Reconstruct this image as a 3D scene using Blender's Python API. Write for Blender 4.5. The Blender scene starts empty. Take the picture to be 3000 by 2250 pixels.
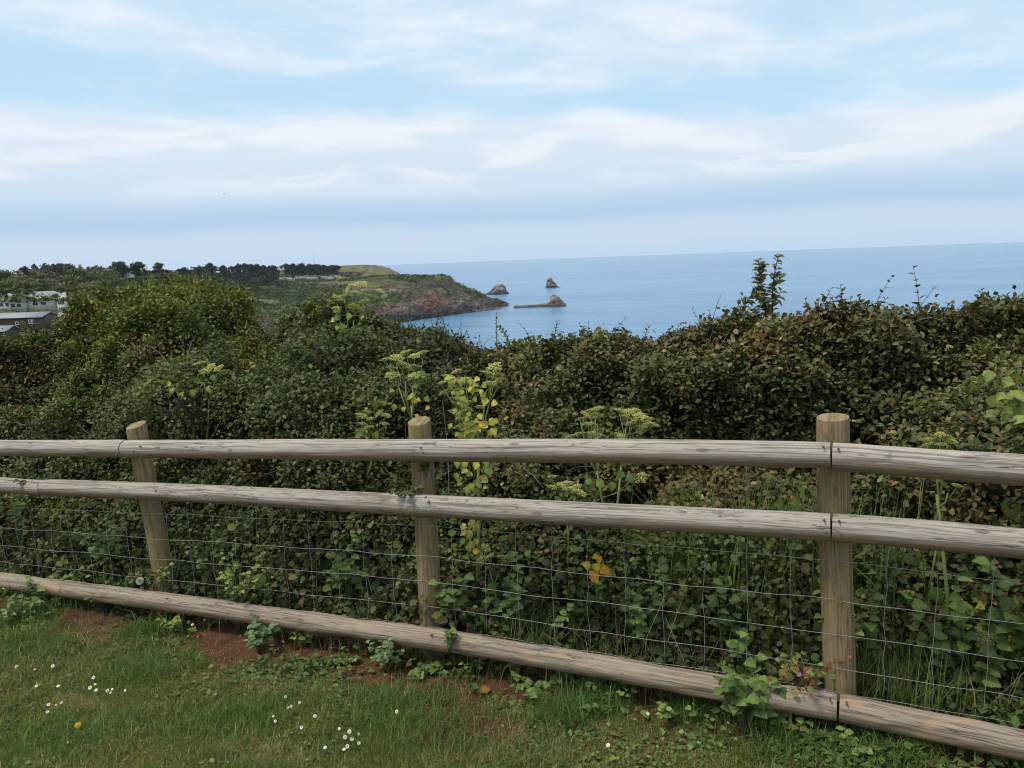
import bpy, math, random
import numpy as np
from mathutils import Vector, Matrix

random.seed(7)
RNG = np.random.default_rng(11)
S = bpy.context.scene
COL = S.collection
R = math.radians

# ------------------------------------------------------------------ camera
CZ = 1.7                     # eye height over the lawn datum
SEA = CZ - 60.0              # sea level
FPX, CX, CY = 2278.0, 1500.0, 1125.0
PITCH, ROLL = R(9.28), math.atan(0.03736)
FWD = np.array([0, math.cos(PITCH), -math.sin(PITCH)])
U0 = np.array([0, math.sin(PITCH), math.cos(PITCH)])
X0 = np.array([1.0, 0, 0])
RGT = X0*math.cos(ROLL) - U0*math.sin(ROLL)
UPV = U0*math.cos(ROLL) + X0*math.sin(ROLL)
cam = bpy.data.cameras.new('camera')
camo = bpy.data.objects.new('camera', cam); COL.objects.link(camo)
cam.sensor_width = 36; cam.lens = FPX/3000*36
cam.clip_start = 0.05; cam.clip_end = 60000
camo.matrix_world = Matrix(((RGT[0], UPV[0], -FWD[0], 0), (RGT[1], UPV[1], -FWD[1], 0),
                            (RGT[2], UPV[2], -FWD[2], CZ), (0, 0, 0, 1)))
S.camera = camo
EYE = np.array([0, 0, CZ])

def ray(px, py):
    return FWD + RGT*((px-CX)/FPX) + UPV*((CY-py)/FPX)
def at(px, py, Y):
    d = ray(px, py); return EYE + d*(Y/d[1])
def at_z(px, py, z):
    d = ray(px, py); return EYE + d*((z-CZ)/d[2])
def rays(px, py):
    px = np.asarray(px, float); py = np.asarray(py, float)
    return FWD[None] + RGT[None]*((px-CX)/FPX)[:, None] + UPV[None]*((CY-py)/FPX)[:, None]
def ats(px, py, Y):
    d = rays(px, py); return EYE[None] + d*(np.asarray(Y)/d[:, 1])[:, None]
def project(P):
    q = P - EYE[None]
    z = q@FWD
    return CX + FPX*(q@RGT)/z, CY - FPX*(q@UPV)/z

# ------------------------------------------------------------------ world, sun, exposure
SUN_EL, SUN_AZ = R(60), R(245)      # azimuth clockwise from +Y: behind the camera, to the left
world = bpy.data.worlds.new('World'); S.world = world; world.use_nodes = True
class NT:
    """tiny node-tree helper"""
    def __init__(s, tree): s.t = tree; s.n = tree.nodes; s.l = tree.links
    def new(s, typ, **kw):
        nd = s.n.new(typ)
        for k, v in kw.items(): setattr(nd, k, v)
        return nd
    def put(s, sock, v):
        if isinstance(v, bpy.types.NodeSocket): s.l.new(v, sock)
        elif v is not None: sock.default_value = v
    def math(s, op, a, b=None, c=None, clamp=False):
        nd = s.new('ShaderNodeMath', operation=op); nd.use_clamp = clamp
        s.put(nd.inputs[0], a); s.put(nd.inputs[1], b)
        if c is not None: s.put(nd.inputs[2], c)
        return nd.outputs[0]
    def comb(s, x, y, z):
        nd = s.new('ShaderNodeCombineXYZ')
        for i, v in enumerate((x, y, z)): s.put(nd.inputs[i], v)
        return nd.outputs[0]
    def sep(s, v):
        nd = s.new('ShaderNodeSeparateXYZ'); s.put(nd.inputs[0], v); return nd.outputs
    def noise(s, vec, scale, detail=4, rough=0.5, dist=0.0):
        nd = s.new('ShaderNodeTexNoise'); s.put(nd.inputs['Vector'], vec)
        nd.inputs['Scale'].default_value = scale; nd.inputs['Detail'].default_value = detail
        nd.inputs['Roughness'].default_value = rough; nd.inputs['Distortion'].default_value = dist
        return nd.outputs['Fac']
    def ramp(s, fac, stops, interp='LINEAR'):
        nd = s.new('ShaderNodeValToRGB'); cr = nd.color_ramp; cr.interpolation = interp
        while len(cr.elements) < len(stops): cr.elements.new(0.5)
        while len(cr.elements) > len(stops): cr.elements.remove(cr.elements[-1])
        for e, (p, c) in zip(cr.elements, stops):
            e.position = p
            e.color = (c, c, c, 1) if isinstance(c, (int, float)) else (c[0], c[1], c[2], 1)
        s.put(nd.inputs[0], fac); return nd.outputs[0]
    def mix(s, fac, a, b, mode='MIX'):
        nd = s.new('ShaderNodeMix', data_type='RGBA', blend_type=mode)
        s.put(nd.inputs[0], fac)
        for sock, v in ((nd.inputs[6], a), (nd.inputs[7], b)):
            if isinstance(v, tuple) and len(v) == 3: v = (*v, 1)
            s.put(sock, v)
        return nd.outputs[2]
    def maprange(s, v, a, b, c=0.0, d=1.0, smooth=True):
        nd = s.new('ShaderNodeMapRange', interpolation_type='SMOOTHSTEP' if smooth else 'LINEAR')
        for i, q in enumerate((v, a, b, c, d)): s.put(nd.inputs[i], q)
        return nd.outputs[0]
    def vmul(s, v, xyz):
        nd = s.new('ShaderNodeVectorMath', operation='MULTIPLY'); s.put(nd.inputs[0], v)
        s.put(nd.inputs[1], xyz); return nd.outputs[0]

def build_sky():
    w = NT(world.node_tree); w.n.clear()
    sky = w.new('ShaderNodeTexSky', sky_type='NISHITA')
    sky.sun_disc = False; sky.sun_elevation = SUN_EL; sky.sun_rotation = SUN_AZ
    sky.altitude = 60; sky.air_density = 1.0; sky.dust_density = 0.6; sky.ozone_density = 1.2
    tc = w.new('ShaderNodeTexCoord')
    nv = w.new('ShaderNodeVectorMath', operation='NORMALIZE'); w.l.new(tc.outputs['Generated'], nv.inputs[0])
    x, y, z = w.sep(nv.outputs[0])
    az = w.math('ARCTAN2', x, y); el = w.math('ARCSINE', z)
    eld = w.math('MULTIPLY', el, 180/math.pi)                 # elevation in degrees
    # slow warp so that the banks undulate, then long streaks
    warp = w.math('SUBTRACT', w.noise(w.comb(w.math('MULTIPLY', az, 2.2), w.math('MULTIPLY', el, 4.0), 3.1), 1.0, 3, 0.5), 0.5)
    tilt = w.math('MULTIPLY', az, 1.6)
    elw = w.math('ADD', w.math('ADD', eld, w.math('MULTIPLY', warp, 5.0)), tilt)
    sv = w.comb(w.math('MULTIPLY', az, 3.2), w.math('MULTIPLY', elw, 0.27), 1.7)
    st1 = w.noise(sv, 1.0, 6, 0.55, 0.35)
    st2 = w.noise(w.comb(w.math('MULTIPLY', az, 7.0), w.math('MULTIPLY', elw, 0.45), 9.2), 1.0, 8, 0.62, 0.25)
    cov = w.ramp(w.maprange(elw, 0, 40, smooth=False), [(0.0, .60), (.10, .62), (.135, .86), (.20, .80), (.235, .58),
                 (.26, .38), (.29, .37), (.325, .50), (.36, .58), (.395, .50), (.425, .48), (.47, .70), (.60, .68), (1, .66)], 'B_SPLINE')
    streak = w.math('ADD', w.math('MULTIPLY', st1, .52), w.math('MULTIPLY', st2, .48))
    mask = w.maprange(w.math('ADD', streak, cov), .84, 1.18)
    # cloud colour: bright white high up, lilac-grey lower, a blue-grey sheet over the horizon
    shade = w.noise(w.comb(w.math('MULTIPLY', az, 5.5), w.math('MULTIPLY', elw, 0.40), 5.0), 1.0, 8, 0.56, 0.25)
    elv = w.math('ADD', w.math('ADD', eld, w.math('MULTIPLY', warp, 1.8)), w.math('MULTIPLY', w.math('SUBTRACT', shade, .5), 1.0))
    low = w.ramp(w.maprange(elv, 0, 20, smooth=False), [(0.0, (.58, .725, .88)), (.05, (.62, .735, .875)), (.105, (.59, .715, .875)), (.145, (.44, .615, .835)),
                 (.185, (.50, .66, .86)), (.235, (.66, .79, .91)), (.33, (.76, .85, .93)), (.45, (.81, .89, .97)), (.62, (.82, .905, .985)), (1, (.80, .89, .99))])
    cl = w.mix(w.math('MULTIPLY', w.maprange(shade, .42, .60), w.maprange(elv, 4.2, 6.0)), w.mix(.30, low, (.53, .68, .86)), w.mix(.55, low, (.88, .93, .98)))
    clear = w.mix(1.0, sky.outputs[0], (.115, .135, .150, 1), 'MULTIPLY')
    blue = w.mix(.86, clear, (.55, .785, .975))
    lowmask = w.maprange(elv, 9.0, 5.0)
    m2 = w.math('MAXIMUM', mask, lowmask)
    col = w.mix(m2, blue, cl)
    bg = w.new('ShaderNodeBackground'); bg.inputs['Strength'].default_value = 0.1
    gain = w.vmul(col, (10.0, 10.0, 10.0))
    w.l.new(gain, bg.inputs['Color'])
    out = w.new('ShaderNodeOutputWorld'); w.l.new(bg.outputs[0], out.inputs['Surface'])
build_sky()
sl = bpy.data.lights.new('sun', 'SUN'); sl.energy = 2.7; sl.angle = R(14); sl.color = (1, .92, .80)
so = bpy.data.objects.new('sun', sl); COL.objects.link(so)
sd = Vector((math.sin(SUN_AZ)*math.cos(SUN_EL), math.cos(SUN_AZ)*math.cos(SUN_EL), math.sin(SUN_EL)))
so.rotation_euler = sd.to_track_quat('Z', 'Y').to_euler(); so.location = (-6, -6, 12)
S.view_settings.view_transform = 'Standard'; S.view_settings.look = 'None'
S.view_settings.exposure = 0.0; S.view_settings.gamma = 1.0
S.view_settings.use_curve_mapping = False
S.render.engine = 'CYCLES'
S.cycles.use_denoising = True; S.cycles.pixel_filter_type = 'BLACKMAN_HARRIS'; S.cycles.filter_width = 1.05
S.cycles.max_bounces = 6; S.cycles.diffuse_bounces = 2; S.cycles.glossy_bounces = 2
S.cycles.transmission_bounces = 3; S.cycles.volume_bounces = 1; S.cycles.transparent_max_bounces = 4

# ------------------------------------------------------------------ helpers
def tag(o, label=None, cat=None, group=None, kind=None):
    if label: o['label'] = label
    if cat: o['category'] = cat
    if group: o['group'] = group
    if kind: o['kind'] = kind
    return o
def empty(name, loc=(0, 0, 0), label=None, cat=None, group=None):
    o = bpy.data.objects.new(name, None); COL.objects.link(o)
    o.location = tuple(loc); o.empty_display_size = 0.1
    return tag(o, label, cat, group)
def link(name, me, mat=None, parent=None, loc=None):
    o = bpy.data.objects.new(name, me); COL.objects.link(o)
    if mat and not me.materials: me.materials.append(mat)
    if parent: o.parent = parent
    if loc is not None: o.location = tuple(loc)
    return o
def mesh_np(name, V, F, C=None, smooth=False, vec=None):
    """V (n,3), F (m,3) or (m,4) arrays; C per-vertex rgb; vec: dict of per-vertex vectors"""
    me = bpy.data.meshes.new(name)
    V = np.asarray(V, np.float32); F = np.asarray(F, np.int32)
    k = F.shape[1]
    me.vertices.add(len(V)); me.vertices.foreach_set('co', V.ravel())
    me.loops.add(F.size); me.loops.foreach_set('vertex_index', F.ravel())
    me.polygons.add(len(F)); me.polygons.foreach_set('loop_start', np.arange(0, F.size, k, dtype=np.int32))
    if smooth: me.polygons.foreach_set('use_smooth', np.ones(len(F), bool))
    me.update(calc_edges=True)
    if C is not None:
        a = me.color_attributes.new('Col', 'FLOAT_COLOR', 'POINT')
        rgba = np.ones((len(V), 4), np.float32); rgba[:, :3] = C
        a.data.foreach_set('color', rgba.ravel())
    for nm, arr in (vec or {}).items():
        a = me.attributes.new(nm, 'FLOAT_VECTOR', 'POINT')
        a.data.foreach_set('vector', np.asarray(arr, np.float32).ravel())
    return me
class MB:
    """collects quads and triangles (stored as padded triangles) with a colour each"""
    def __init__(s): s.v = []; s.f = []; s.c = []
    def add(s, verts, faces, col=(1, 1, 1)):
        b = len(s.v)
        s.v.extend(tuple(map(float, p)) for p in verts); s.c.extend([col]*len(verts))
        for f in faces:
            for i in range(1, len(f)-1): s.f.append((b+f[0], b+f[i], b+f[i+1]))
    def box(s, lo, hi, col=(1, 1, 1), M=None):
        x0, y0, z0 = lo; x1, y1, z1 = hi
        v = [(x0, y0, z0), (x1, y0, z0), (x1, y1, z0), (x0, y1, z0), (x0, y0, z1), (x1, y0, z1), (x1, y1, z1), (x0, y1, z1)]
        if M is not None: v = [tuple(M@Vector(p)) for p in v]
        s.add(v, [(0, 3, 2, 1), (4, 5, 6, 7), (0, 1, 5, 4), (1, 2, 6, 5), (2, 3, 7, 6), (3, 0, 4, 7)], col)
    def tube(s, pts, rad, seg=6, col=(1, 1, 1), cap=True):
        pts = [Vector(p) for p in pts]; n = len(pts)
        if not hasattr(rad, '__len__'): rad = [rad]*n
        vs = []; up = Vector((0.13, 0.31, 1))
        for i, p in enumerate(pts):
            t = (pts[min(i+1, n-1)] - pts[max(i-1, 0)]).normalized()
            a = t.cross(up)
            if a.length < 1e-3: a = t.cross(Vector((1, 0, 0)))
            a.normalize(); b = t.cross(a)
            for k in range(seg):
                q = 2*math.pi*k/seg
                vs.append(p + (a*math.cos(q) + b*math.sin(q))*rad[i])
        fs = [(i*seg+k, i*seg+(k+1) % seg, (i+1)*seg+(k+1) % seg, (i+1)*seg+k) for i in range(n-1) for k in range(seg)]
        if cap: fs += [tuple(range(seg-1, -1, -1)), tuple((n-1)*seg+k for k in range(seg))]
        s.add(vs, fs, col)
    def mesh(s, name, smooth=False):
        return mesh_np(name, np.array(s.v), np.array(s.f), np.array(s.c), smooth)
    def build(s, name, mat, parent=None, smooth=False, loc=None):
        return link(name, s.mesh(name, smooth), mat, parent, loc)

def _hash(ix, iy, iz, seed):
    h = (ix.astype(np.int64)*374761393 + iy.astype(np.int64)*668265263 + iz.astype(np.int64)*2147483647 + seed*144665) & 0xffffffff
    h = ((h ^ (h >> 13))*1274126177) & 0xffffffff
    h = (h ^ (h >> 16)) & 0xffffff
    return h/float(0xffffff)
def vnoise(P, seed=0):
    P = np.asarray(P, float); i = np.floor(P).astype(np.int64); f = P - i; f = f*f*(3-2*f)
    r = 0
    for dx in (0, 1):
        for dy in (0, 1):
            for dz in (0, 1):
                wt = (f[:, 0] if dx else 1-f[:, 0])*(f[:, 1] if dy else 1-f[:, 1])*(f[:, 2] if dz else 1-f[:, 2])
                r = r + wt*_hash(i[:, 0]+dx, i[:, 1]+dy, i[:, 2]+dz, seed)
    return r
def fbm(P, seed=0, oct=4, gain=.5):
    r = 0; a = 1; t = 0; P = np.asarray(P, float)
    for o in range(oct):
        r = r + a*vnoise(P*(2.03**o) + o*17.3, seed+o*7); t += a; a *= gain
    return r/t
def sstep(x, a, b):
    t = np.clip((x-a)/(b-a), 0, 1); return t*t*(3-2*t)
def unit(v):
    return v/np.maximum(np.linalg.norm(v, axis=-1, keepdims=True), 1e-9)

# ------------------------------------------------------------------ materials
def new_mat(name):
    m = bpy.data.materials.new(name); m.use_nodes = True
    t = NT(m.node_tree); t.n.clear()
    out = t.new('ShaderNodeOutputMaterial')
    return m, t, out
def attr(t, name, kind='Color'):
    a = t.new('ShaderNodeAttribute'); a.attribute_name = name; return a.outputs[kind]
def mat_leaf(name, rough=.6, trans=.14, spec=.20, tint=(1.0, 1.0, .6)):
    m, t, out = new_mat(name)
    c = attr(t, 'Col')
    g = t.new('ShaderNodeNewGeometry')
    n = t.noise(g.outputs['Position'], 90, 2, .5)
    c2 = t.mix(1.0, c, t.ramp(n, [(.3, .8), (.7, 1.2)]), 'MULTIPLY')
    p = t.new('ShaderNodeBsdfPrincipled'); t.l.new(c2, p.inputs['Base Color'])
    p.inputs['Roughness'].default_value = rough; p.inputs['Specular IOR Level'].default_value = spec
    tr = t.new('ShaderNodeBsdfTranslucent'); t.l.new(t.mix(1.0, c2, (tint[0]*1.6, tint[1]*1.7, tint[2], 1), 'MULTIPLY'), tr.inputs['Color'])
    mx = t.new('ShaderNodeMixShader'); mx.inputs[0].default_value = trans
    t.l.new(p.outputs[0], mx.inputs[1]); t.l.new(tr.outputs[0], mx.inputs[2]); t.l.new(mx.outputs[0], out.inputs[0])
    return m
def mat_col(name, rough=.8, spec=.25, nscale=None, namt=.25, bump=0, metal=0):
    """colour from the mesh, broken up by fine grain"""
    m, t, out = new_mat(name)
    c = attr(t, 'Col')
    p = t.new('ShaderNodeBsdfPrincipled')
    if nscale:
        tc = t.new('ShaderNodeNewGeometry').outputs['Position']
        n = t.noise(tc, nscale, 5, .6)
        c = t.mix(1.0, c, t.ramp(n, [(.25, 1-namt), (.75, 1+namt)]), 'MULTIPLY')
        if bump:
            b = t.new('ShaderNodeBump'); b.inputs['Strength'].default_value = .7; b.inputs['Distance'].default_value = bump
            t.l.new(n, b.inputs['Height']); t.l.new(b.outputs[0], p.inputs['Normal'])
    t.l.new(c, p.inputs['Base Color']); p.inputs['Roughness'].default_value = rough
    p.inputs['Specular IOR Level'].default_value = spec; p.inputs['Metallic'].default_value = metal
    t.l.new(p.outputs[0], out.inputs[0]); return m
M_LEAF = mat_leaf('leaf')
M_LEAFGLOSS = mat_leaf('glossy_leaf', .5, .18, .26)
M_GRASS = mat_leaf('grass_blade', .55, .28, .22)
M_PETAL = mat_leaf('petal', .6, .25, .2, (1, 1, 1))
M_STEM = mat_col('stem', .6, .3, 60, .2)
M_TWIG = mat_col('twig', .85, .2, 40, .3)
M_FAR = mat_col('far_foliage', .8, .15)
M_TERRAIN = mat_col('terrain', .9, .15, .35, .3, .5)
M_ROCK = mat_col('sea_rock', .85, .2, .30, .3, .6)
M_WALL = mat_col('render_wall', .7, .3, 1.5, .06)
M_ROOF = mat_col('roof_slates', .55, .4, 2.0, .12)
M_PANE = mat_col('window_glass', .12, .6)
M_WIRE = mat_col('galvanised_wire', .5, .5, 200, .15, 0, .3)
def mat_wood(name, light, dark, brown, algae, chips=False):
    m, t, out = new_mat(name)
    gv = attr(t, 'grain', 'Vector'); gx, ga, gr = t.sep(gv)        # metres along, metres round, seed
    sd = t.math('MULTIPLY', gr, 7.0)
    wob = t.math('MULTIPLY', t.math('SUBTRACT', t.noise(t.comb(t.math('MULTIPLY', gx, 4.0), t.math('MULTIPLY', ga, 9.0), sd), 1.0, 3, .5), .5), .018)
    gw = t.math('ADD', ga, wob)
    fine = t.noise(t.comb(t.math('MULTIPLY', gx, 7.0), t.math('MULTIPLY', gw, 230.0), sd), 1.0, 5, .65, .15)
    mid = t.noise(t.comb(t.math('MULTIPLY', gx, 1.5), t.math('MULTIPLY', gw, 85.0), sd), 1.0, 4, .6, .2)
    blot = t.noise(t.comb(t.math('MULTIPLY', gx, 3.0), t.math('MULTIPLY', ga, 11.0), sd), 1.0, 5, .6, .6)
    stain = t.noise(t.comb(t.math('MULTIPLY', gx, 6.5), t.math('MULTIPLY', ga, 26.0), t.math('ADD', sd, 4.0)), 1.0, 5, .65, .8)
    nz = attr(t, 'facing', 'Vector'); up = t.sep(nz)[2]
    crk = t.math('ABSOLUTE', t.math('SUBTRACT', t.noise(t.comb(t.math('MULTIPLY', gx, 1.7), t.math('MULTIPLY', gw, 46.0), t.math('ADD', sd, 3.0)), 1.0, 3, .55, .1), .5))
    crk = t.math('MULTIPLY', t.maprange(crk, .018, .004), t.maprange(blot, .42, .56))
    c = t.mix(t.maprange(fine, .30, .60), t.mix(.45, dark, light), light)
    c = t.mix(t.math('MULTIPLY', crk, .85), c, (.045, .036, .03))
    c = t.mix(t.math('MULTIPLY', t.maprange(mid, .53, .37), .72), c, t.mix(.5, dark, (.07, .055, .045)))
    under = t.maprange(t.math('ADD', up, t.math('MULTIPLY', t.math('SUBTRACT', blot, .5), 1.6)), .15, -.50)  # brown underside beneath greyed top; its extra depth is shade put into the colour
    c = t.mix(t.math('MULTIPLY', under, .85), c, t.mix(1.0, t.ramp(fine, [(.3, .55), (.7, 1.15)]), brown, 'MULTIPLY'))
    c = t.mix(t.math('MULTIPLY', t.maprange(blot, .60, .72), .45), c, brown)
    c = t.mix(t.math('MULTIPLY', t.maprange(stain, .58, .68), .66), c, (.085, .085, .085))
    if algae:
        lowz = t.sep(attr(t, 'facing', 'Vector'))[0]
        al = t.noise(t.comb(t.math('MULTIPLY', gx, 2.5), t.math('MULTIPLY', ga, 14.0), t.math('ADD', sd, 9.0)), 1.0, 4, .55, .3)
        c = t.mix(t.math('MULTIPLY', t.maprange(al, .42, .66), algae), c, (.17, .135, .035))
    if chips:
        cp = t.noise(t.comb(t.math('MULTIPLY', gx, 3.6), t.math('MULTIPLY', ga, 9.0), t.math('ADD', sd, 2.0)), 1.0, 3, .5, .5)
        c = t.mix(t.math('MULTIPLY', t.maprange(cp, .58, .68), .6), c, (.42, .26, .15))
    vo = t.new('ShaderNodeTexVoronoi', voronoi_dimensions='2D'); t.put(vo.inputs['Vector'], t.comb(t.math('ADD', t.math('MULTIPLY', gx, 3.0), sd), t.math('MULTIPLY', ga, 9.0), 0.0))
    vo.inputs['Scale'].default_value = 1.0
    kn = t.math('MULTIPLY', t.maprange(vo.outputs['Distance'], .095, .055), t.maprange(blot, .40, .50))
    c = t.mix(t.math('MULTIPLY', kn, .5), c, (.06, .042, .03))
    p = t.new('ShaderNodeBsdfPrincipled'); t.l.new(c, p.inputs['Base Color']); p.inputs['Roughness'].default_value = .82
    p.inputs['Specular IOR Level'].default_value = .2
    b = t.new('ShaderNodeBump'); b.inputs['Strength'].default_value = .9; b.inputs['Distance'].default_value = .003
    t.l.new(t.math('ADD', t.math('MULTIPLY', fine, .5), mid), b.inputs['Height']); t.l.new(b.outputs[0], p.inputs['Normal'])
    t.l.new(p.outputs[0], out.inputs[0]); return m
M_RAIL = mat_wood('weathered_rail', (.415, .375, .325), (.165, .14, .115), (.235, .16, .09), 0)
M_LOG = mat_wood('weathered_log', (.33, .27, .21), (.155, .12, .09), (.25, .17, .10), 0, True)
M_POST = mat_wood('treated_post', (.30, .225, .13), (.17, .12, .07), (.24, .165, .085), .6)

# ------------------------------------------------------------------ fence line in plan and the lawn's plane
P1T, P3T = at(398, 1245, 4.42), at(2440, 1222, 2.89)
FD = (P3T - P1T); FD[2] = 0; FD /= np.linalg.norm(FD)             # along the fence, to the right
FN = np.array([FD[1], -FD[0], 0.0]);                              # towards the camera
if FN @ (EYE - P1T) < 0: FN = -FN
F0 = np.array([P1T[0], P1T[1], 0.0])
def fp(px, py, off=0.0):
    """point of the vertical plane that stands `off` metres in front of the post centres"""
    d = ray(px, py); q = F0 + FN*off - EYE
    return EYE + d*((q @ FN)/(d @ FN))
def along(P): return (np.asarray(P) - F0) @ FD
def before(P): return (np.asarray(P) - F0) @ FN
g1, g3 = fp(497, 1812, .06), fp(2462, 2146, .06)
GS = (g3[2]-g1[2])/(along(g3)-along(g1)); GZ = g1[2] - GS*along(g1)
def ground0(P):
    P = np.asarray(P, float); return GZ + GS*((P-F0)@FD)
def ground(P):
    """height of the turf: a gentle plane with bumps, a low bank under the fence, falling away beyond the hedge"""
    P = np.atleast_2d(np.asarray(P, float)); s = (P-F0)@FD; n = (P-F0)@FN
    z = GZ + GS*np.clip(s, -7, 7)
    q = np.stack([P[:, 0], P[:, 1], 0*s], 1)
    z = z + (fbm(q*2.2, 3, 3)-.5)*.05 + (fbm(q*9, 5, 2)-.5)*.018
    z = z - .22*np.clip(-n-3.0, 0, 100)*sstep(-n, 3, 8)
    return z
def soilmask(P):
    """bare red earth along the foot of the fence and in scattered worn patches"""
    P = np.atleast_2d(P); n = (P-F0)@FN
    q = np.stack([P[:, 0], P[:, 1], 0*n], 1)
    edge = fbm(q*3.1, 21, 4)
    m = sstep(edge, .40, .56)*sstep(n, .56, .22)*sstep(n, -.5, .0)*.92
    for (px, py, rx, ry, a) in ((1340, 2070, .36, .22, 1.), (900, 1880, .26, .08, .95), (1120, 1985, .30, .09, .9), (1480, 2030, .22, .07, .8), (640, 1895, .30, .14, 1.), (1130, 2035, .16, .10, .8), (560, 1905, .16, .08, .7),
                                (2060, 2180, .12, .06, .6), (2700, 2215, .3, .1, .7), (980, 1925, .2, .07, .8), (260, 1865, .08, .04, .5),
                                (2380, 2160, .14, .05, .8), (1900, 2085, .2, .05, .5), (830, 2215, .20, .06, .25)):
        c = at_z(px, py, float(GZ+GS*along(at_z(px, py, GZ))))
        dx = ((P-c)@FD)/rx; dy = ((P-c)@FN)/ry
        m = np.maximum(m, a*sstep(np.sqrt(dx*dx+dy*dy) + (edge-.5)*4.2, 1.2, .45))
    return np.clip(m, 0, 1)
def drymask(P):
    P = np.atleast_2d(P); q = np.stack([P[:, 0], P[:, 1], 0*P[:, 0]], 1)
    m = sstep(fbm(q*1.7, 33, 4), .50, .66)*.62
    for (px, py, rx, ry, a) in ((790, 2220, .30, .10, 1.), (1900, 2200, .5, .1, .6), (230, 2060, .25, .06, .7), (1480, 2130, .3, .1, .8), (620, 1985, .3, .08, .5)):
        c = at_z(px, py, float(GZ+GS*along(at_z(px, py, GZ))))
        dx = ((P-c)@FD)/rx; dy = ((P-c)@FN)/ry
        m = np.maximum(m, a*sstep(np.sqrt(dx*dx+dy*dy), 1.2, .4))
    return m

def grid_faces(nu, nv):
    i = np.arange(nu-1)[:, None]*nv + np.arange(nv-1)[None]
    i = i.ravel(); return np.stack([i, i+nv, i+nv+1, i+1], 1)

def build_lawn():
    xs = np.concatenate([np.linspace(-60, -7, 30), np.linspace(-6.9, 5.9, 260), np.linspace(6, 50, 26)])
    ys = np.concatenate([np.linspace(-25, 1.2, 26), np.linspace(1.3, 7.0, 150), np.linspace(7.1, 30, 24)])
    X, Y = np.meshgrid(xs, ys, indexing='ij')
    P = np.stack([X.ravel(), Y.ravel(), 0*X.ravel()], 1); P[:, 2] = ground(P)
    so_ = soilmask(P); dr = drymask(P)
    q = P*1.0
    n = fbm(q*25, 8, 3)[:, None]
    turf = np.array([.065, .072, .024])*(.7+.6*n); soil = np.array([.098, .044, .028])*(.4+1.2*np.clip(.5+(n-.5)*2, 0, 1)); dry = np.array([.15, .115, .05])*(.7+.6*n)
    c = turf*(1-dr[:, None]) + dry*dr[:, None]; c = c*(1-so_[:, None]) + soil*so_[:, None]
    me = mesh_np('lawn', P, grid_faces(len(xs), len(ys)), c, True)
    m = mat_col('earth_and_turf', .95, .1, 160, .35, .006)
    tag(link('lawn_ground', me, m), kind='structure')
build_lawn()

# ------------------------------------------------------------------ sea
def build_sea():
    r = np.concatenate([[0], np.geomspace(30, 14000, 60)]); th = np.linspace(0, 2*math.pi, 97)[:-1]
    V = [(0, 0, SEA)]
    for a in r[1:]:
        for t in th: V.append((a*math.sin(t), a*math.cos(t), SEA))
    F = []
    n = len(th)
    F = [(0, 1+(k+1) % n, 1+k) for k in range(n)]
    Q = [(1+i*n+k, 1+i*n+(k+1) % n, 1+(i+1)*n+(k+1) % n, 1+(i+1)*n+k) for i in range(len(r)-2) for k in range(n)]
    for a, b, c, d in Q: F += [(a, b, c), (a, c, d)]
    me = mesh_np('sea', np.array(V), np.array(F), None, True)
    m, t, out = new_mat('sea_water')
    g = t.new('ShaderNodeNewGeometry').outputs['Position']
    x, y, z = t.sep(g)
    big = t.noise(t.comb(t.math('MULTIPLY', x, .0016), t.math('MULTIPLY', y, .005), 0.0), 1.0, 5, .6, .4)
    patch = t.noise(t.comb(t.math('MULTIPLY', x, .006), t.math('MULTIPLY', y, .03), 2.0), 1.0, 5, .6, .3)
    w1 = t.noise(g, .45, 4, .6); w2 = t.noise(t.comb(t.math('MULTIPLY', x, .06), t.math('MULTIPLY', y, .14), 0.0), 1.0, 4, .6)
    b = t.new('ShaderNodeBump'); b.inputs['Strength'].default_value = 1.0; b.inputs['Distance'].default_value = .9
    t.l.new(t.math('ADD', w1, t.math('MULTIPLY', w2, 2.0)), b.inputs['Height'])
    col = t.mix(t.maprange(t.math('ADD', t.math('MULTIPLY', big, .55), t.math('MULTIPLY', patch, .45)), .40, .60), (.058, .175, .325), (.105, .245, .405))
    p = t.new('ShaderNodeBsdfPrincipled'); t.l.new(col, p.inputs['Base Color'])
    p.inputs['Roughness'].default_value = .22; p.inputs['IOR'].default_value = 1.33
    t.l.new(b.outputs[0], p.inputs['Normal'])
    t.l.new(p.outputs[0], out.inputs[0])
    tag(link('sea_water', me, m), kind='structure')
build_sea()

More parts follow.
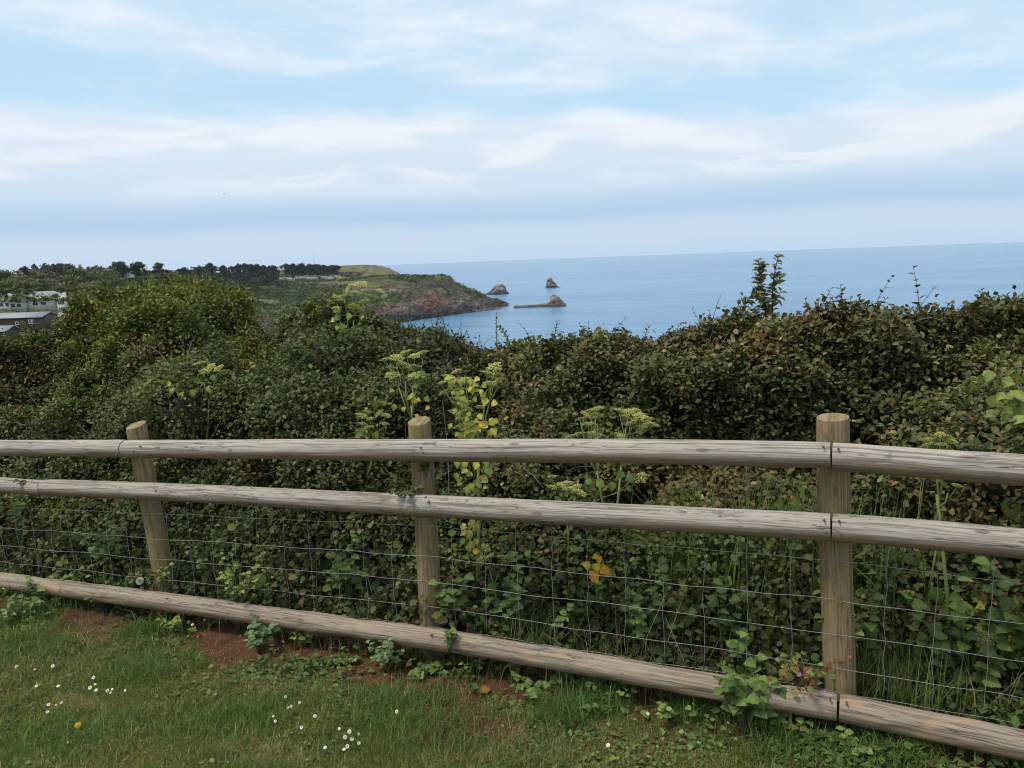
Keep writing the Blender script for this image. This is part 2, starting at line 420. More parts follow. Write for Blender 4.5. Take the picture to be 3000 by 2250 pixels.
# ------------------------------------------------------------------ land beyond: valley, scrub slope, headland and the far hill
W = 'w'
LAND = {   # picture column -> from the water's edge (or the near slope) up and away: (row, distance); W = at sea level
 -500: [(1150, 45), (1040, 110), (985, 170), (955, 250), (915, 370), (878, 520), (850, 680), (838, 850), (832, 1050), (836, 1300)],
 0:    [(1130, 45), (1030, 110), (975, 170), (950, 250), (905, 370), (868, 520), (838, 680), (824, 850), (818, 1050), (822, 1300)],
 330:  [(1120, 45), (1030, 110), (975, 190), (950, 280), (905, 400), (865, 540), (835, 690), (816, 850), (808, 1050), (811, 1300)],
 600:  [(1100, 60), (1030, 200), (985, 400), (945, 540), (905, 640), (868, 740), (835, 840), (818, 940), (800, 1100), (800, 1300)],
 760:  [(1030, W), (985, 590), (955, 630), (925, 690), (880, 770), (845, 850), (824, 930), (815, 1020), (797, 1130), (794, 1300)],
 860:  [(1005, W), (970, 655), (945, 690), (915, 740), (870, 815), (840, 890), (822, 960), (813, 1050), (793, 1150), (788, 1300)],
 960:  [(984, W), (958, 690), (925, 735), (893, 790), (860, 850), (836, 905), (822, 975), (812, 1060), (785, 1170), (780, 1290)],
 1000: [(976, W), (948, 705), (915, 750), (882, 800), (850, 855), (831, 900), (822, 965), (810, 1060), (779, 1180), (778, 1290)],
 1060: [(962, W), (935, 730), (900, 765), (868, 805), (838, 850), (820, 890), (815, 950), (806, 1060), (776, 1185), (776, 1290)],
 1100: [(955, W), (928, 745), (894, 775), (860, 812), (830, 852), (813, 890), (810, 950), (806, 1060), (776, 1190), (778, 1290)],
 1140: [(950, W), (924, 760), (888, 788), (852, 820), (824, 855), (808, 888), (808, 950), (806, 1060), (785, 1190), (790, 1290)],
 1172: [(945, W), (920, 772), (885, 798), (850, 828), (822, 860), (806, 890), (810, 950), (812, 1060), (800, 1190), (818, 1290)],
 1200: [(940, W), (916, 785), (880, 808), (847, 835), (820, 865), (806, 893), (815, 960), (840, 1050), (870, 1150), (868, 1290)],
 1250: [(933, W), (908, 812), (876, 835), (845, 858), (822, 882), (806, 905), (818, 965), (850, 1050), (868, 1150), (866, 1290)],
 1296: [(927, W), (900, 835), (872, 855), (842, 876), (820, 898), (804, 915), (822, 965), (855, 1050), (866, 1150), (864, 1290)],
 1318: [(924, W), (896, 850), (872, 868), (845, 888), (824, 905), (810, 920), (826, 965), (858, 1050), (865, 1150), (862, 1290)],
 1332: [(922, W), (896, 858), (876, 875), (856, 893), (840, 910), (827, 925), (842, 965), (870, 1050), (868, 1150), (864, 1290)],
 1390: [(915, W), (896, 895), (882, 908), (870, 920), (860, 930), (853, 942), (872, 985), (885, 1050), (872, 1150), (864, 1290)],
 1440: [(909, W), (896, 928), (889, 938), (882, 946), (876, 953), (872, 962), (886, 1000), (888, 1060), (872, 1150), (864, 1290)],
 1472: [(905, W), (900, 955), (896, 962), (891, 968), (887, 974), (886, 982), (892, 1010), (890, 1060), (872, 1150), (864, 1290)],
 1483: [(904, W), (899, 958), (895, 963), (891, 969), (888, 975), (887, 983), (893, 1010), (890, 1060), (872, 1150), (864, 1290)],
 1490: [(904.5, W), (904.5, 966), (904.4, 972), (904.2, 978), (904, 984), (904, 990), (902, 1010), (890, 1060), (872, 1150), (864, 1290)],
}
def build_land():
    ks = sorted(LAND)
    K = np.zeros((len(ks), 10, 3))
    for i, u in enumerate(ks):
        for j, (y, d) in enumerate(LAND[u]):
            P = at_z(u, y, SEA) if d == W else at(u, y, d)
            if P[2] < SEA-2: P = at(u, y, d); P[2] = SEA-2
            K[i, j] = P
    # where the headland has ended its back drops under the sea
    for i, u in enumerate(ks):
        if u >= 1200:
            K[i, 7:, 2] = SEA-3
    nu, nv = 620, 190
    us = np.concatenate([np.linspace(-500, 560, 200), np.linspace(564, 1490, nu-200)]); vs = np.linspace(0, 9, nv)
    # smooth along v with Catmull-like averaging, linear along u
    A = np.zeros((len(ks), nv, 3))
    for i in range(len(ks)):
        for c in range(3): A[i, :, c] = np.interp(vs, np.arange(10), K[i, :, c])
    G = np.zeros((nu, nv, 3))
    for j in range(nv):
        for c in range(3): G[:, j, c] = np.interp(us, ks, A[:, j, c])
    for _ in range(3): G[:, 1:-1] = .25*G[:, :-2] + .5*G[:, 1:-1] + .25*G[:, 2:]
    P = G.reshape(-1, 3)
    U = np.repeat(us, nv); Vv = np.tile(vs, nu)
    h = P[:, 2]-SEA
    dist = P[:, 1]
    head = sstep(U, 560, 700)
    cliff = np.clip(sstep(Vv, 2.3, .9)*head + .0, 0, 1)
    cn = fbm(P*np.array([.012, .012, .02]), 41, 4)
    cliff = np.clip(cliff + (cn-.5)*1.3*head*sstep(Vv, 5.2, 1.5), 0, 1)
    top = sstep(Vv, 4.6, 5.4)*head
    # displacement: strata and gullies on rock, rounded scrub on the slopes
    str_ = 1-np.abs(2*fbm(np.stack([P[:, 0]*.035+P[:, 2]*.03, P[:, 1]*.02, P[:, 2]*.10-P[:, 0]*.03], 1), 43, 4)-1)
    gul = fbm(np.stack([P[:, 0]*.05, P[:, 1]*.05, P[:, 2]*.012], 1), 44, 4)
    scr = fbm(P*np.array([.075, .075, .02]), 45, 3, .6)
    scr2 = vnoise(P*np.array([.24, .24, .1]), 49)
    amp = np.clip(h/10, 0, 1)*sstep(dist, 30, 200)
    d = cliff*((str_-.6)*12 + (gul-.5)*22) + (1-cliff)*((scr-.5)*7.0 + (scr2-.5)*2.4)*(1-.65*top)
    far = sstep(Vv, 6.0, 7.0)*head
    d = d*(1-.6*far)*np.where(U > 1330, .75, 1.0)
    rough = (fbm(P*np.array([.22, .22, .3]), 58, 3)-.5)*7*cliff
    P[:, 1] -= (d*.6+rough)*amp; P[:, 2] += (d*.6+rough*.5)*amp*np.where(cliff > .5, .6, 1)
    P[:, 2] = np.where(h < .5, np.minimum(P[:, 2], SEA+.2), P[:, 2])
    edge = sstep(U, 1490, 1485)
    P[:, 2] = np.where(U > 1484, SEA-1 + (P[:, 2]-SEA+1)*edge, P[:, 2])
    # colours
    n1 = fbm(P*.03, 51, 4)[:, None]; n3 = fbm(P*.011, 53, 3)[:, None]
    n2 = np.clip(.5+(fbm(P*np.array([.13, .13, .16]), 52, 4, .65)-.5)*2.6, 0, 1)[:, None]
    st2 = np.clip(.5+(fbm(np.stack([P[:, 0]*.05+P[:, 2]*.05, P[:, 1]*.02, P[:, 2]*.22-P[:, 0]*.07], 1), 57, 4, .6)-.5)*2.8, 0, 1)[:, None]
    green = np.array([.078, .108, .036])*(.4+1.1*n2); olive = np.array([.120, .118, .052])*(.6+.8*n2)
    gl = 1-np.abs(2*fbm(np.stack([P[:, 0]*.045+P[:, 2]*.012, P[:, 1]*.03, P[:, 2]*.02], 1), 59, 4)-1)[:, None]
    gr = green*(1-.8*sstep(n1, .46, .60)) + olive*.8*sstep(n1, .46, .60)
    gr = gr*(1-.55*sstep(gl, .78, .95)*head[:, None])
    rock = np.array([.115, .076, .060])*(.25+.75*n2+.75*st2); grey = np.array([.130, .110, .092])*(.25+.7*n2+.8*st2); red = np.array([.155, .080, .062])*(.35+.8*n2+.5*st2)
    rk = rock*(1-sstep(n3, .45, .6)) + grey*sstep(n3, .45, .6)
    px, py = project(P)
    dull = np.array([.078, .066, .040])*(.6+.8*n2)
    redm = (sstep(np.hypot((px-1268)/62, (py-882)/40) + (n1[:, 0]-.5)*1.2, 1.1, .6) + .8*sstep(np.hypot((px-1130)/60, (py-905)/22) + (n1[:, 0]-.5)*1.2, 1.0, .6)
            + .6*sstep(np.hypot((px-730)/70, (py-940)/14)+(n1[:, 0]-.5), 1.1, .6))*head
    redm = np.clip(redm, 0, 1)[:, None]
    grm = np.clip(sstep(np.hypot((px-1312)/24, (py-866)/26)+(n1[:, 0]-.5), 1.1, .6) + .8*sstep(np.hypot((px-1160)/60, (py-850)/22)+(n1[:, 0]-.5)*1.5, 1.0, .5), 0, 1)[:, None]
    tan = np.array([.155, .125, .058])*(.45+1.0*n2)
    tm = (sstep(px, 1290, 1340)*sstep(Vv, 2.5, 3.5)*.5*sstep(n1[:, 0], .4, .55) + .62*far*sstep(px, 940, 990) + .5*sstep(np.hypot((px-1020)/120, (py-830)/8), 1.0, .6))[:, None]
    c = gr*(1-np.clip(tm, 0, 1)) + tan*np.clip(tm, 0, 1)
    slopem = (sstep(px, 1060, 1150)*sstep(Vv, 4.8, 3.6)*sstep(n1[:, 0], .40, .55))[:, None]
    c = c*(1-.8*slopem) + dull*.8*slopem
    ck = np.maximum(sstep(cliff, .36, .52), sstep(h, 15+24*(n1[:, 0]-.5)*2, 6+24*(n1[:, 0]-.5))*head)[:, None]
    c = c*(1-ck) + rk*ck
    grm = grm*sstep(n2, .35, .7); c = c*(1-grm*.7) + grey*1.2*grm*.7
    redm = redm*sstep(n1+.35*n2, .42, .72); c = c*(1-redm) + red*redm
    wet = sstep(h, 7, 2)[:, None]*head[:, None]
    c = c*(1-wet) + (np.array([.075, .062, .055])*(.5+1.0*n2))*wet
    pale = (sstep(h, 3.2, 1.0)*sstep(n2[:, 0], .45, .6))[:, None]*head[:, None]
    c = c*(1-.5*pale) + np.array([.16, .14, .11])*.5*pale
    me = mesh_np('headland', P, grid_faces(nu, nv), c, True)
    tag(link('headland_terrain', me, M_TERRAIN), kind='structure')
    return G, us, vs
build_land()

# low scrub over the near slope of the bay: clumps of gorse and bramble, too many to count
def far_clumps(P, size, col, k=5, flat=.75):
    n = len(P)
    T = RNG.normal(size=(n, k, 3)); T = unit(T)*RNG.uniform(.35, 1.0, (n, k, 1)); T[:, :, 2] = np.abs(T[:, :, 2])*flat
    Cc = (P[:, None] + T*size[:, None, None]).reshape(-1, 3)
    s = np.repeat(size, k)*RNG.uniform(.28, .55, n*k)
    nrm = unit(T.reshape(-1, 3) + np.array([0, 0, .3]) + RNG.normal(size=(n*k, 3))*.3)
    a = unit(np.cross(nrm, RNG.normal(size=(n*k, 3)))); b = np.cross(nrm, a)
    V = np.stack([Cc + a*s[:, None], Cc + b*s[:, None]*.8, Cc - a*s[:, None], Cc - b*s[:, None]*.8], 1).reshape(-1, 3)
    F = np.arange(len(V)).reshape(-1, 4)
    c = np.repeat(np.repeat(col, k, 0)*RNG.uniform(.6, 1.4, (n*k, 1)), 4, 0)
    return V, F, c
def build_scrub():
    dg = bpy.data.objects['headland_terrain'].data
    n = len(dg.vertices); V = np.zeros(n*3, np.float32); dg.vertices.foreach_get('co', V); V = V.reshape(-1, 3)
    cc = np.zeros(n*4, np.float32); dg.color_attributes['Col'].data.foreach_get('color', cc); cc = cc.reshape(-1, 4)[:, :3]
    px, py = project(V.astype(float))
    green = (cc[:, 1] > cc[:, 0]*1.12)
    ok = green & (V[:, 1] > 150) & (px < 1420) & (px > 430) & (V[:, 2] > SEA+8) & (V[:, 1] < 1100)
    idx = np.nonzero(ok)[0]; w = V[idx, 1]**1.0*(1-sstep(px[idx], 900, 1130)*.55); w /= w.sum()
    idx = RNG.choice(idx, 15000, p=w)
    P = V[idx] + RNG.normal(size=(len(idx), 3))*np.array([2, 2, .2])
    nz = fbm(P*.02, 61, 3)[:, None]
    col = np.array([.048, .072, .028])*(1-sstep(nz, .4, .6)) + np.array([.100, .115, .044])*sstep(nz, .4, .6)
    A, F, c = far_clumps(P, RNG.uniform(.9, 2.3, len(P)), col, 5)
    o = link('scrub', mesh_np('scrub', A, F, c), M_FAR)
    tag(o, 'low green scrub covering the bay slope beyond the hedge', 'scrub', kind='stuff')
build_scrub()

def build_crags():
    dg = bpy.data.objects['headland_terrain'].data
    n = len(dg.vertices); V = np.zeros(n*3, np.float32); dg.vertices.foreach_get('co', V); V = V.reshape(-1, 3)
    cc = np.zeros(n*4, np.float32); dg.color_attributes['Col'].data.foreach_get('color', cc); cc = cc.reshape(-1, 4)[:, :3]
    px, py = project(V.astype(float))
    ok = (cc[:, 1] < cc[:, 0]*.97) & (px > 640) & (px < 1486) & (V[:, 2] > SEA+.5) & (V[:, 1] < 985) & (V[:, 2] < SEA+36)
    idx = np.nonzero(ok)[0]; w = np.where(V[idx, 2] < SEA+16, 3., 1.); idx = RNG.choice(idx, 4500, p=w/w.sum())
    P = V[idx] + RNG.normal(size=(len(idx), 3))*np.array([1.2, 1.2, .5]); P[:, 2] = np.maximum(P[:, 2], SEA+.3)
    col = cc[idx]*RNG.uniform(.9, 1.9, (len(idx), 1))
    A, F, c = far_clumps(P, RNG.uniform(.8, 2.2, len(P)), col, 5, .8)
    tag(link('crags', mesh_np('crags', A, F, c), M_ROCK), 'broken rock ledges and boulders along the cliff foot of the headland', 'rocks', kind='stuff')
build_crags()

# ------------------------------------------------------------------ distant trees
def tree_mesh(kind, seed):
    rg = np.random.default_rng(seed)
    if kind == 'pine':      # domed, layered Monterey pine, unit height 1
        lobes = [(rg.normal()*.17, rg.normal()*.17, rg.uniform(.22, .84), rg.uniform(.15, .25)) for _ in range(11)] + [(0, 0, .84, .18), (.05, 0, .62, .32), (0, 0, .38, .34)]
        base = np.array([.022, .034, .022]); ts = (.22, .02)
    elif kind == 'round':
        lobes = [(rg.normal()*.22, rg.normal()*.22, rg.uniform(.28, .76), rg.uniform(.18, .30)) for _ in range(10)] + [(0, 0, .70, .28), (0, 0, .4, .36)]
        base = np.array([.075, .102, .034]); ts = (.25, .025)
    else:                   # budding, open brown-olive crown
        lobes = [(rg.normal()*.28, rg.normal()*.28, rg.uniform(.28, .74), rg.uniform(.15, .28)) for _ in range(12)] + [(0, 0, .5, .4)]
        base = np.array([.125, .116, .054]); ts = (.3, .022)
    V = []; F = []; C = []
    n = 110
    for (x, y, z, r) in lobes:
        d = unit(rg.normal(size=(n, 3))); P = np.array([x, y, z]) + d*np.array([r, r, r*.62])*rg.uniform(.62, 1.06, (n, 1))
        s = rg.uniform(.02, .055, n); nr = unit(d + np.array([0, 0, .25]) + rg.normal(size=(n, 3))*.28)
        a = unit(np.cross(nr, rg.normal(size=(n, 3)))); b = np.cross(nr, a)
        q = np.stack([P+a*s[:, None], P+b*s[:, None]*.8, P-a*s[:, None], P-b*s[:, None]*.8], 1)
        V.append(q.reshape(-1, 3)); C.append(np.repeat(base*rg.uniform(.8, 1.25)*rg.uniform(.8, 1.2, (n, 1)), 4, 0))
    V = np.concatenate(V); C = np.concatenate(C)
    crown = mesh_np('crown', V, np.arange(len(V)).reshape(-1, 4), C)
    mb = MB()
    mb.tube([(0, 0, -.05), (.005, 0, .25), (0, .01, .6)], [.028, .022, .01], 6, (.06, .045, .035))
    for k in range(4):
        a = rg.uniform(0, 6.28); mb.tube([(0, 0, ts[0]+.05*k), (.15*math.cos(a), .15*math.sin(a), ts[0]+.18+.05*k), (.24*math.cos(a), .24*math.sin(a), ts[0]+.3+.05*k)], [.012, .008, .004], 5, (.06, .045, .035))
    return crown, mb.mesh('trunk')
TREES = {k: [tree_mesh(k, 100+i*3+j) for j in range(3)] for i, k in enumerate(('pine', 'round', 'bud'))}
def put_tree(kind, px, pybase, dist, hgt, wid, label, group, var=0):
    P = at(px, pybase, dist)
    name = {'pine': 'pine_tree', 'round': 'broadleaf_tree', 'bud': 'budding_tree'}[kind]
    e = empty(name, P, label, 'tree', group)
    e.scale = (wid, wid, hgt); e.rotation_euler = (0, 0, random.uniform(0, 6.28))
    cr, tr = TREES[kind][var % 3]
    link('crown', cr, M_FAR, e); link('trunk', tr, M_TWIG, e)
# single pines on the left skyline: column, foot row, distance, height, width
HZ = lambda px: 763 - .03736*(px-1500)
G_SKY = 'dark pines along the skyline'
for i, (px, top, foot, d, wpx, lab) in enumerate((
    (358, 766, 812, 640, 46, 'broad layered dark pine, first of the three pines standing apart on the skyline'),
    (412, 767, 816, 600, 44, 'dense rounded dark pine, middle of the three pines standing apart on the skyline'),
    (466, 770, 806, 720, 34, 'blue-green domed pine, smallest of the three that stand apart on the skyline'),
    (617, 770, 812, 800, 26, 'round-headed pine rising highest at the near end of the long dark belt'),
    (585, 781, 812, 820, 22, 'small round pine beside the tallest pine of the dark belt'),
    (542, 783, 814, 700, 26, 'low dark pine behind the mounded green bush'),
    (655, 777, 812, 880, 20, 'little dark pine standing out of the belt on its own'),
    (700, 772, 812, 900, 18, 'narrow pine with a small round head in the belt'),
    (720, 772, 812, 940, 26, 'pine with a flat head in the middle of the belt'),
    (738, 773, 814, 930, 28, 'broad pine in the middle of the belt'),
    (756, 773, 814, 930, 28, 'broad pine towards the caravan end of the belt'),
    (776, 777, 816, 930, 28, 'sloping pine above the bushes at the belt end'),
    (802, 777, 818, 920, 26, 'last round pine before the gap in the belt'),
    (842, 772, 812, 1000, 28, 'pine with bare trunk just right of the gap above white caravans'),
    (862, 772, 812, 1000, 28, 'second pine right of the gap above the caravans'),
    (888, 771, 812, 1000, 30, 'tall pine in the middle of the stand over the caravans'),
    (908, 773, 812, 1000, 28, 'pine right of the tall one over the caravans'),
    (930, 774, 811, 1010, 30, 'rounded pine over the caravans near the bare hill'),
    (950, 776, 810, 1010, 30, 'pine second from the bare hill over the caravans'),
    (976, 776, 808, 1010, 34, 'broad pine at the end of the stand beside the bare hill'),
    (184, 772, 815, 620, 40, 'dark pine in the wood above the pale-roofed building'),
    (160, 776, 815, 630, 30, 'smaller dark pine left of the wood crest above the building'),
    (105, 772, 812, 640, 12, 'thin tuft-headed tree poking above the left wood'),
    (77, 780, 815, 600, 22, 'dark upright tree left of the tuft-headed one'))):
    hgt = (foot-top)/FPX*d*1.05; wid = wpx/FPX*d/.72
    put_tree('pine', px, foot, d, hgt, wid, lab, G_SKY, i)
G_WOOD = 'broad-leaved trees on the rising ground at left'
for i, (kind, px, top, foot, d, wpx, lab) in enumerate((
    ('round', 15, 783, 850, 480, 75, 'soft green round tree at the left edge of the skyline'),
    ('bud', 60, 798, 850, 470, 60, 'dull olive tree left of the wood above the building'),
    ('bud', 125, 782, 850, 500, 62, 'brownish tree under the tuft-headed skyline tree'),
    ('round', 235, 778, 840, 460, 80, 'large mid-green tree on the crest above the building'),
    ('bud', 300, 778, 835, 560, 70, 'brown budding tree left of the three lone pines'),
    ('bud', 200, 815, 868, 400, 80, 'rusty olive tree with spreading crown directly behind the pale building'),
    ('bud', 265, 818, 872, 400, 66, 'olive spreading tree right of the rusty one behind the building'),
    ('round', 130, 822, 862, 380, 46, 'dark green bushy tree just left of the rusty one'),
    ('round', 75, 815, 870, 360, 70, 'green tree behind the roof ridge of the pale building'),
    ('round', 20, 818, 872, 350, 80, 'yellow-green tree at the left edge behind the building'),
    ('round', 308, 812, 868, 420, 44, 'dark tree between the olive trees and the mounded bush'),
    ('round', 275, 788, 842, 520, 60, 'green tree half hidden behind the brown budding one'),
    ('round', 335, 800, 850, 480, 50, 'dusky tree below the first lone pine'),
    ('bud', 240, 840, 890, 330, 60, 'low olive tree beside the end bay of the building'),
    ('round', 290, 845, 895, 300, 60, 'dark low tree right of the building by the hedge'),
    ('round', 500, 795, 830, 640, 60, 'dusky tree right of the lone pines behind the bush top'),
    ('round', 450, 800, 835, 640, 50, 'dark tree under the smallest lone pine'))):
    put_tree(kind, px, foot, d, (foot-top)/FPX*d*1.02, wpx/FPX*d/.92, lab, G_WOOD, i)
def build_woods():
    pts = []; cols = []; sz = []
    def blob(px0, px1, py0, py1, d0, d1, n, col, s):
        px = RNG.uniform(px0, px1, n); py = RNG.uniform(py0, py1, n); d = d0 + (d1-d0)*(1-(py-py0)/(py1-py0)) + RNG.normal(size=n)*15
        pts.append(ats(px, py, d)); cols.append(np.array(col)*RNG.uniform(.6, 1.4, (n, 1))); sz.append(s*RNG.uniform(.6, 1.3, n)*d/800)
    blob(560, 815, 784, 822, 820, 960, 900, (.024, .034, .024), 2.2)
    blob(836, 990, 781, 806, 985, 1030, 480, (.024, .034, .024), 1.9)
    blob(700, 815, 800, 824, 880, 930, 160, (.05, .06, .04), 2.2)
    blob(-200, 100, 800, 850, 480, 640, 280, (.075, .092, .036), 5.0); blob(90, 345, 790, 840, 500, 660, 420, (.058, .070, .034), 4.8); blob(130, 215, 780, 800, 560, 640, 160, (.034, .042, .030), 3.4)
    blob(-100, 330, 848, 885, 310, 420, 380, (.07, .092, .032), 3.6)
    blob(340, 620, 794, 840, 560, 760, 800, (.034, .046, .024), 2.8)
    blob(540, 760, 815, 850, 640, 860, 700, (.04, .055, .025), 2.2)
    blob(-200, 330, 906, 935, 215, 290, 420, (.085, .11, .036), 1.5)
    blob(-200, 330, 955, 1010, 90, 180, 900, (.055, .075, .026), 1.6)
    blob(990, 1060, 798, 812, 1030, 1100, 150, (.05, .06, .035), 1.5)
    P = np.concatenate(pts); c = np.concatenate(cols); s = np.concatenate(sz)
    A, F, cc = far_clumps(P, s, c, 7, .9)
    o = link('woodland', mesh_np('woodland', A, F, cc), M_FAR)
    tag(o, 'distant mixed woodland and garden shrubs filling the ground between skyline trees and buildings', 'woodland', kind='stuff')
build_woods()

# ------------------------------------------------------------------ buildings and caravans
def face_box(px, py, d, yaw):
    P = at(px, py, d); return P, Matrix.Rotation(R(yaw), 4, 'Z')
WHITE, PALE, GLASS, DARKWOOD = (.70, .70, .68), (.52, .52, .50), (.03, .04, .05), (.085, .066, .052)
def roof_hip(mb, x0, x1, y0, y1, z, h, inset, col, over=.5):
    x0 -= over; x1 += over; y0 -= over; y1 += over; m = (y0+y1)/2
    v = [(x0, y0, z), (x1, y0, z), (x1, y1, z), (x0, y1, z), (x0+inset, m, z+h), (x1-inset, m, z+h)]
    v2 = [(a, b, c-.15) for a, b, c in v[:4]]
    mb.add(v+v2, [(0, 1, 5, 4), (1, 2, 5), (2, 3, 4, 5), (3, 0, 4), (6, 9, 8, 7), (0, 6, 7, 1), (1, 7, 8, 2), (2, 8, 9, 3), (3, 9, 6, 0)], col)
def windows(e, rects, y, frame_col=WHITE):
    """(x0, x1, z0, z1) openings on the wall face at depth y: each a frame with its pane"""
    for (x0, x1, z0, z1) in rects:
        f = MB(); t = .12
        f.box((x0, y-.10, z0), (x1, y-.02, z0+t), frame_col); f.box((x0, y-.10, z1-t), (x1, y-.02, z1), frame_col)
        f.box((x0, y-.10, z0+t), (x0+t, y-.02, z1-t), frame_col); f.box((x1-t, y-.10, z0+t), (x1, y-.02, z1-t), frame_col)
        fo = f.build('window', M_WALL, e)
        p = MB(); p.box((x0+t, y-.06, z0+t), (x1-t, y-.03, z1-t), GLASS); p.build('pane', M_PANE, fo)
def clubhouse():
    P, M = face_box(104, 897, 352, -6)
    e = empty('clubhouse', P, 'long pale building with grey pitched roofs and white glazed end bay', 'building')
    e.rotation_euler = (0, 0, R(-8))
    w = MB(); w.box((-20, 0, -3), (9, 12, 3.0), PALE); w.build('wall', M_WALL, e)
    r = MB(); roof_hip(r, -20, 9, 0, 12, 3.0, 3.4, 4, (.27, .265, .265)); ro = r.build('roof', M_ROOF, e)
    g = MB(); g.add([(-11.5, -3, 2.4), (-7.2, -3, 4.6), (-3, -3, 2.4), (-11.5, 6, 2.4), (-7.2, 6, 4.6), (-3, 6, 2.4)], [(0, 1, 4, 3), (1, 2, 5, 4)], (.30, .30, .30))
    g.build('gable', M_ROOF, ro)
    bg = MB()
    bg.tube([(-11.5, -3.1, 2.45), (-7.2, -3.1, 4.65), (-3, -3.1, 2.45)], .2, 5, WHITE)
    bg.build('barge_board', M_WALL, ro)
    pw = MB(); pw.box((-11, -2.6, -3), (-3.5, 0, 2.3), PALE); pw.build('porch', M_WALL, e)
    h = MB(); h.add([(0.5, -.7, 3.1), (3.6, 2, 5.3), (7, -.7, 3.1), (.5, -.9, 3.0), (7, -.9, 3.0), (3.6, 1.5, 5.1)], [(0, 2, 1), (3, 5, 4)], (.34, .335, .33)); h.build('dormer', M_ROOF, ro)
    b = MB(); n = 8; cx, cy, rr = 13, 4, 4.6
    ring = [(cx+rr*math.cos(2*math.pi*(k+.5)/n), cy+rr*math.sin(2*math.pi*(k+.5)/n)) for k in range(n)]
    b.add([(x, y, -3) for x, y in ring]+[(x, y, 3.0) for x, y in ring], [(k, (k+1) % n, n+(k+1) % n, n+k) for k in range(n)], WHITE); b.build('bay', M_WALL, e)
    r2 = MB(); ring2 = [(cx+(rr+.9)*math.cos(2*math.pi*(k+.5)/n), cy+(rr+.9)*math.sin(2*math.pi*(k+.5)/n)) for k in range(n)]
    r2.add([(x, y, 2.95) for x, y in ring2]+[(cx, cy, 5.3)], [(k, (k+1) % n, n) for k in range(n)], (.36, .355, .35)); r2.build('roof', M_ROOF, e)
    ca = MB(); ca.box((cx-1.2, cy-1.2, 4.7), (cx+1.2, cy+1.2, 5.5), WHITE); ca.build('roof_lantern', M_WALL, e)
    bay_y = cy - rr*math.cos(math.pi/8)
    windows(e, [(11.4+1.1*k, 12.3+1.1*k, .4, 2.6) for k in range(3)], bay_y)
    windows(e, [(11.4+1.1*k, 12.3+1.1*k, -2.4, -.5) for k in range(3)], bay_y)
    windows(e, [(-18.2+3.4*k, -16+3.4*k, .4, 2.0) for k in range(2)], 0, PALE)
    windows(e, [(-9.9+3*k, -7.9+3*k, -.2, 1.5) for k in range(2)], -2.6, PALE)
    windows(e, [(-1.2+4*k, 1.4+4*k, .4, 2.0) for k in range(2)], 0, PALE)
clubhouse()
def chalet(px, py, d, wx, dy, hz, yaw, label, wins):
    e = empty('chalet', at(px, py, d), label, 'chalet', 'low chalets below the pale building'); e.rotation_euler = (0, 0, R(yaw))
    w = MB(); w.box((-wx/2, 0, -.6), (wx/2, dy, hz), DARKWOOD)
    w.add([(wx/2, 0, hz), (wx/2, dy, hz), (wx/2, dy/2, hz+.75), (-wx/2, 0, hz), (-wx/2, dy, hz), (-wx/2, dy/2, hz+.75)], [(0, 1, 2), (3, 5, 4)], DARKWOOD); w.build('wall', M_WALL, e)
    r = MB(); o = .45
    for sgn, y0 in ((1, -o), (-1, dy+o)):
        zz = hz - .12
        v = [(-wx/2-o, y0, zz), (wx/2+o, y0, zz), (wx/2+o, dy/2, hz+.87), (-wx/2-o, dy/2, hz+.87)]
        r.add(v+[(a, b, c-.12) for a, b, c in v], [(0, 1, 2, 3), (4, 7, 6, 5), (0, 4, 5, 1), (1, 5, 6, 2), (3, 2, 6, 7), (0, 3, 7, 4)], (.26, .28, .31))
    r.build('roof', M_ROOF, e)
    for k in range(int(wx*2)):
        x = -wx/2 + .5*k + .05
        b = MB(); b.box((x, -.045, -.5), (x+.44, -.003, hz-.35), tuple(np.array(DARKWOOD)*random.uniform(.8, 1.2)))
        b.build('plank', M_WALL, e)
    windows(e, wins, -.06)
chalet(58, 962, 172, 10.6, 5.5, 2.5, -4, 'dark timber chalet with a blue-grey metal roof below the pale building', [(2.3, 2.75, .9, 1.9), (2.95, 3.4, .9, 1.9), (-.8, .1, .8, 1.5)])
chalet(190, 948, 195, 4.4, 4.5, 1.9, -4, 'small grey-roofed chalet half hidden by shrubs right of the dark chalet', [(-1, -.2, .7, 1.4)])
chalet(-12, 994, 150, 4.2, 4.0, 1.6, -4, 'low roof corner of a chalet at the left edge in front of the dark one', [(0, .8, .7, 1.4)])
def caravan_proto(e):
    w = MB(); w.box((-4.5, 0, .5), (4.5, 3, 2.9), (.66, .66, .64)); w.build('body', M_WALL, e)
    r = MB(); r.add([(-4.7, -.2, 2.85), (4.7, -.2, 2.85), (4.7, 3.2, 2.85), (-4.7, 3.2, 2.85), (-4.7, 1.5, 3.4), (4.7, 1.5, 3.4)], [(0, 1, 5, 4), (2, 3, 4, 5), (1, 2, 5), (3, 0, 4), (0, 3, 2, 1)], (.36, .36, .37)); r.build('roof', M_ROOF, e)
    for x0, x1 in ((-3.9, -2.2), (-1.2, .2), (1.6, 3.6)):
        f = MB(); f.box((x0, -.06, 1.3), (x1, -.01, 2.4), GLASS); f.build('window', M_PANE, e)
    s = MB(); s.box((-4.4, .1, -.6), (4.4, 2.9, .5), (.12, .11, .10)); s.build('skirt', M_WALL, e)
